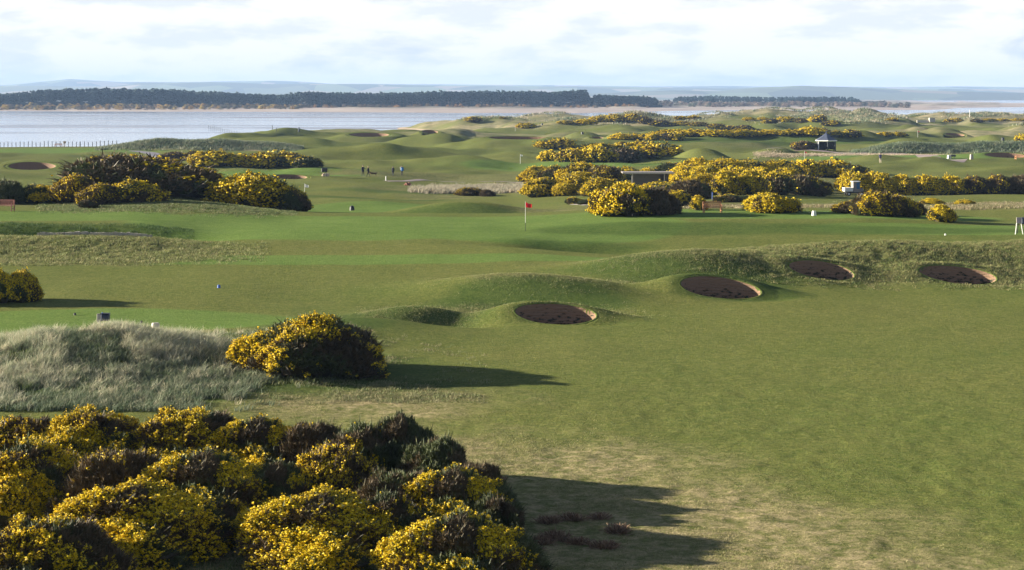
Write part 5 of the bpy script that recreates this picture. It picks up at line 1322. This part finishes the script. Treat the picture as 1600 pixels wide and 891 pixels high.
w3 = person(628, 275, 1.80, 2.9, 'walker in black with a bright blue and white bag, rightmost of the walkers', M['coat'], M['trousers'], M['hair'], dict(stride=.2), coat_len=.12)
gp = person(1375.5, 256, 2.1, 3.1, 'golfer in purple jumper and pale trousers standing on the right fairway', M['purple'], M['shorts'], M['hair'], dict(stride=.12, armL=(-.25, -.12, 1.14, -.08, -.30, 1.02), armR=(.25, -.12, 1.14, .05, -.30, 1.02)))
# the bag carried by the rightmost walker
pw = w3.location
o = mob('shoulder_bag', lambda bm: (box(bm, (0, 0, 0), (.42, .22, .62), RY(.15), .06)), [M['bluecoat']], None, (pw.x+.10, pw.y-.28, pw.z+1.12)); tag(o, 'bright blue bag carried by the rightmost walker', 'bag')
o = mob('white_towel', lambda bm: (box(bm, (0, 0, 0), (.20, .10, .50), RY(-.25), .03)), [M['white']], None, (pw.x-.20, pw.y-.24, pw.z+1.28)); tag(o, 'white towel over the shoulder of the rightmost walker', 'towel')
# dog
p = hit(582, 275.8)
e = thing('dog', 'small brown dog beside the pair of walkers', 'dog', p, 0.1); e.scale = (1.25,)*3
J = [(0, 0, .40), (.28, 0, .41), (.5, 0, .43), (.62, 0, .50), (.70, 0, .60), (.84, 0, .56), (-.18, 0, .42), (-.34, 0, .5), (-.44, 0, .62)]
E = [(0, 1), (1, 2), (2, 3), (3, 4), (4, 5), (0, 6), (6, 7), (7, 8)]
Rd = [(.10, .11), (.11, .13), (.10, .12), (.065, .07), (.075, .075), (.032, .032), (.09, .10), (.022, .022), (.012, .012)]
for s in (-1, 1):
    a_ = len(J); J += [(.46, s*.08, .30), (.47, s*.085, .16), (.48, s*.085, .02), (.53, s*.085, .015)]; E += [(2, a_), (a_, a_+1), (a_+1, a_+2), (a_+2, a_+3)]; Rd += [(.045, .045), (.026, .026), (.02, .02), (.025, .018)]
    a_ = len(J); J += [(-.08, s*.08, .27), (-.22, s*.085, .17), (-.17, s*.085, .02), (-.12, s*.085, .015)]; E += [(6, a_), (a_, a_+1), (a_+1, a_+2), (a_+2, a_+3)]; Rd += [(.06, .05), (.026, .026), (.02, .02), (.025, .018)]
    a_ = len(J); J += [(.67, s*.05, .68)]; E += [(4, a_)]; Rd += [(.02, .025)]
for k in range(len(J)): J[k] = (-J[k][0]+.3, J[k][1], J[k][2])
skin_body('body', J, E, Rd, [M['fur']], lambda c: 0, e, sub=1)
mob('collar', lambda bm: tube(bm, (-.29, 0, .48), (-.33, 0, .51), .085, .085, 12), M['redpaint'], e)
# red brown patch of bare earth mound in the shadow
p = hit(637, 290); 
def mound(bm):
    r = bmesh.ops.create_icosphere(bm, subdivisions=3, radius=1)
    for v in r['verts']: v.co = Vector((v.co.x*.42, v.co.y*.4, v.co.z*.30))*(1+.18*math.sin(v.co.x*7+v.co.z*5))
o = mob('dry_bush', mound, simple_mat('rust_brown_growth', (.22, .09, .06), .95, .4, 9, 0, 1.0), None, p); o.scale = (1.3, 1.2, 1.6); tag(o, 'rusty brown dead bush in the shadowed dip below the walkers', 'dead bush')
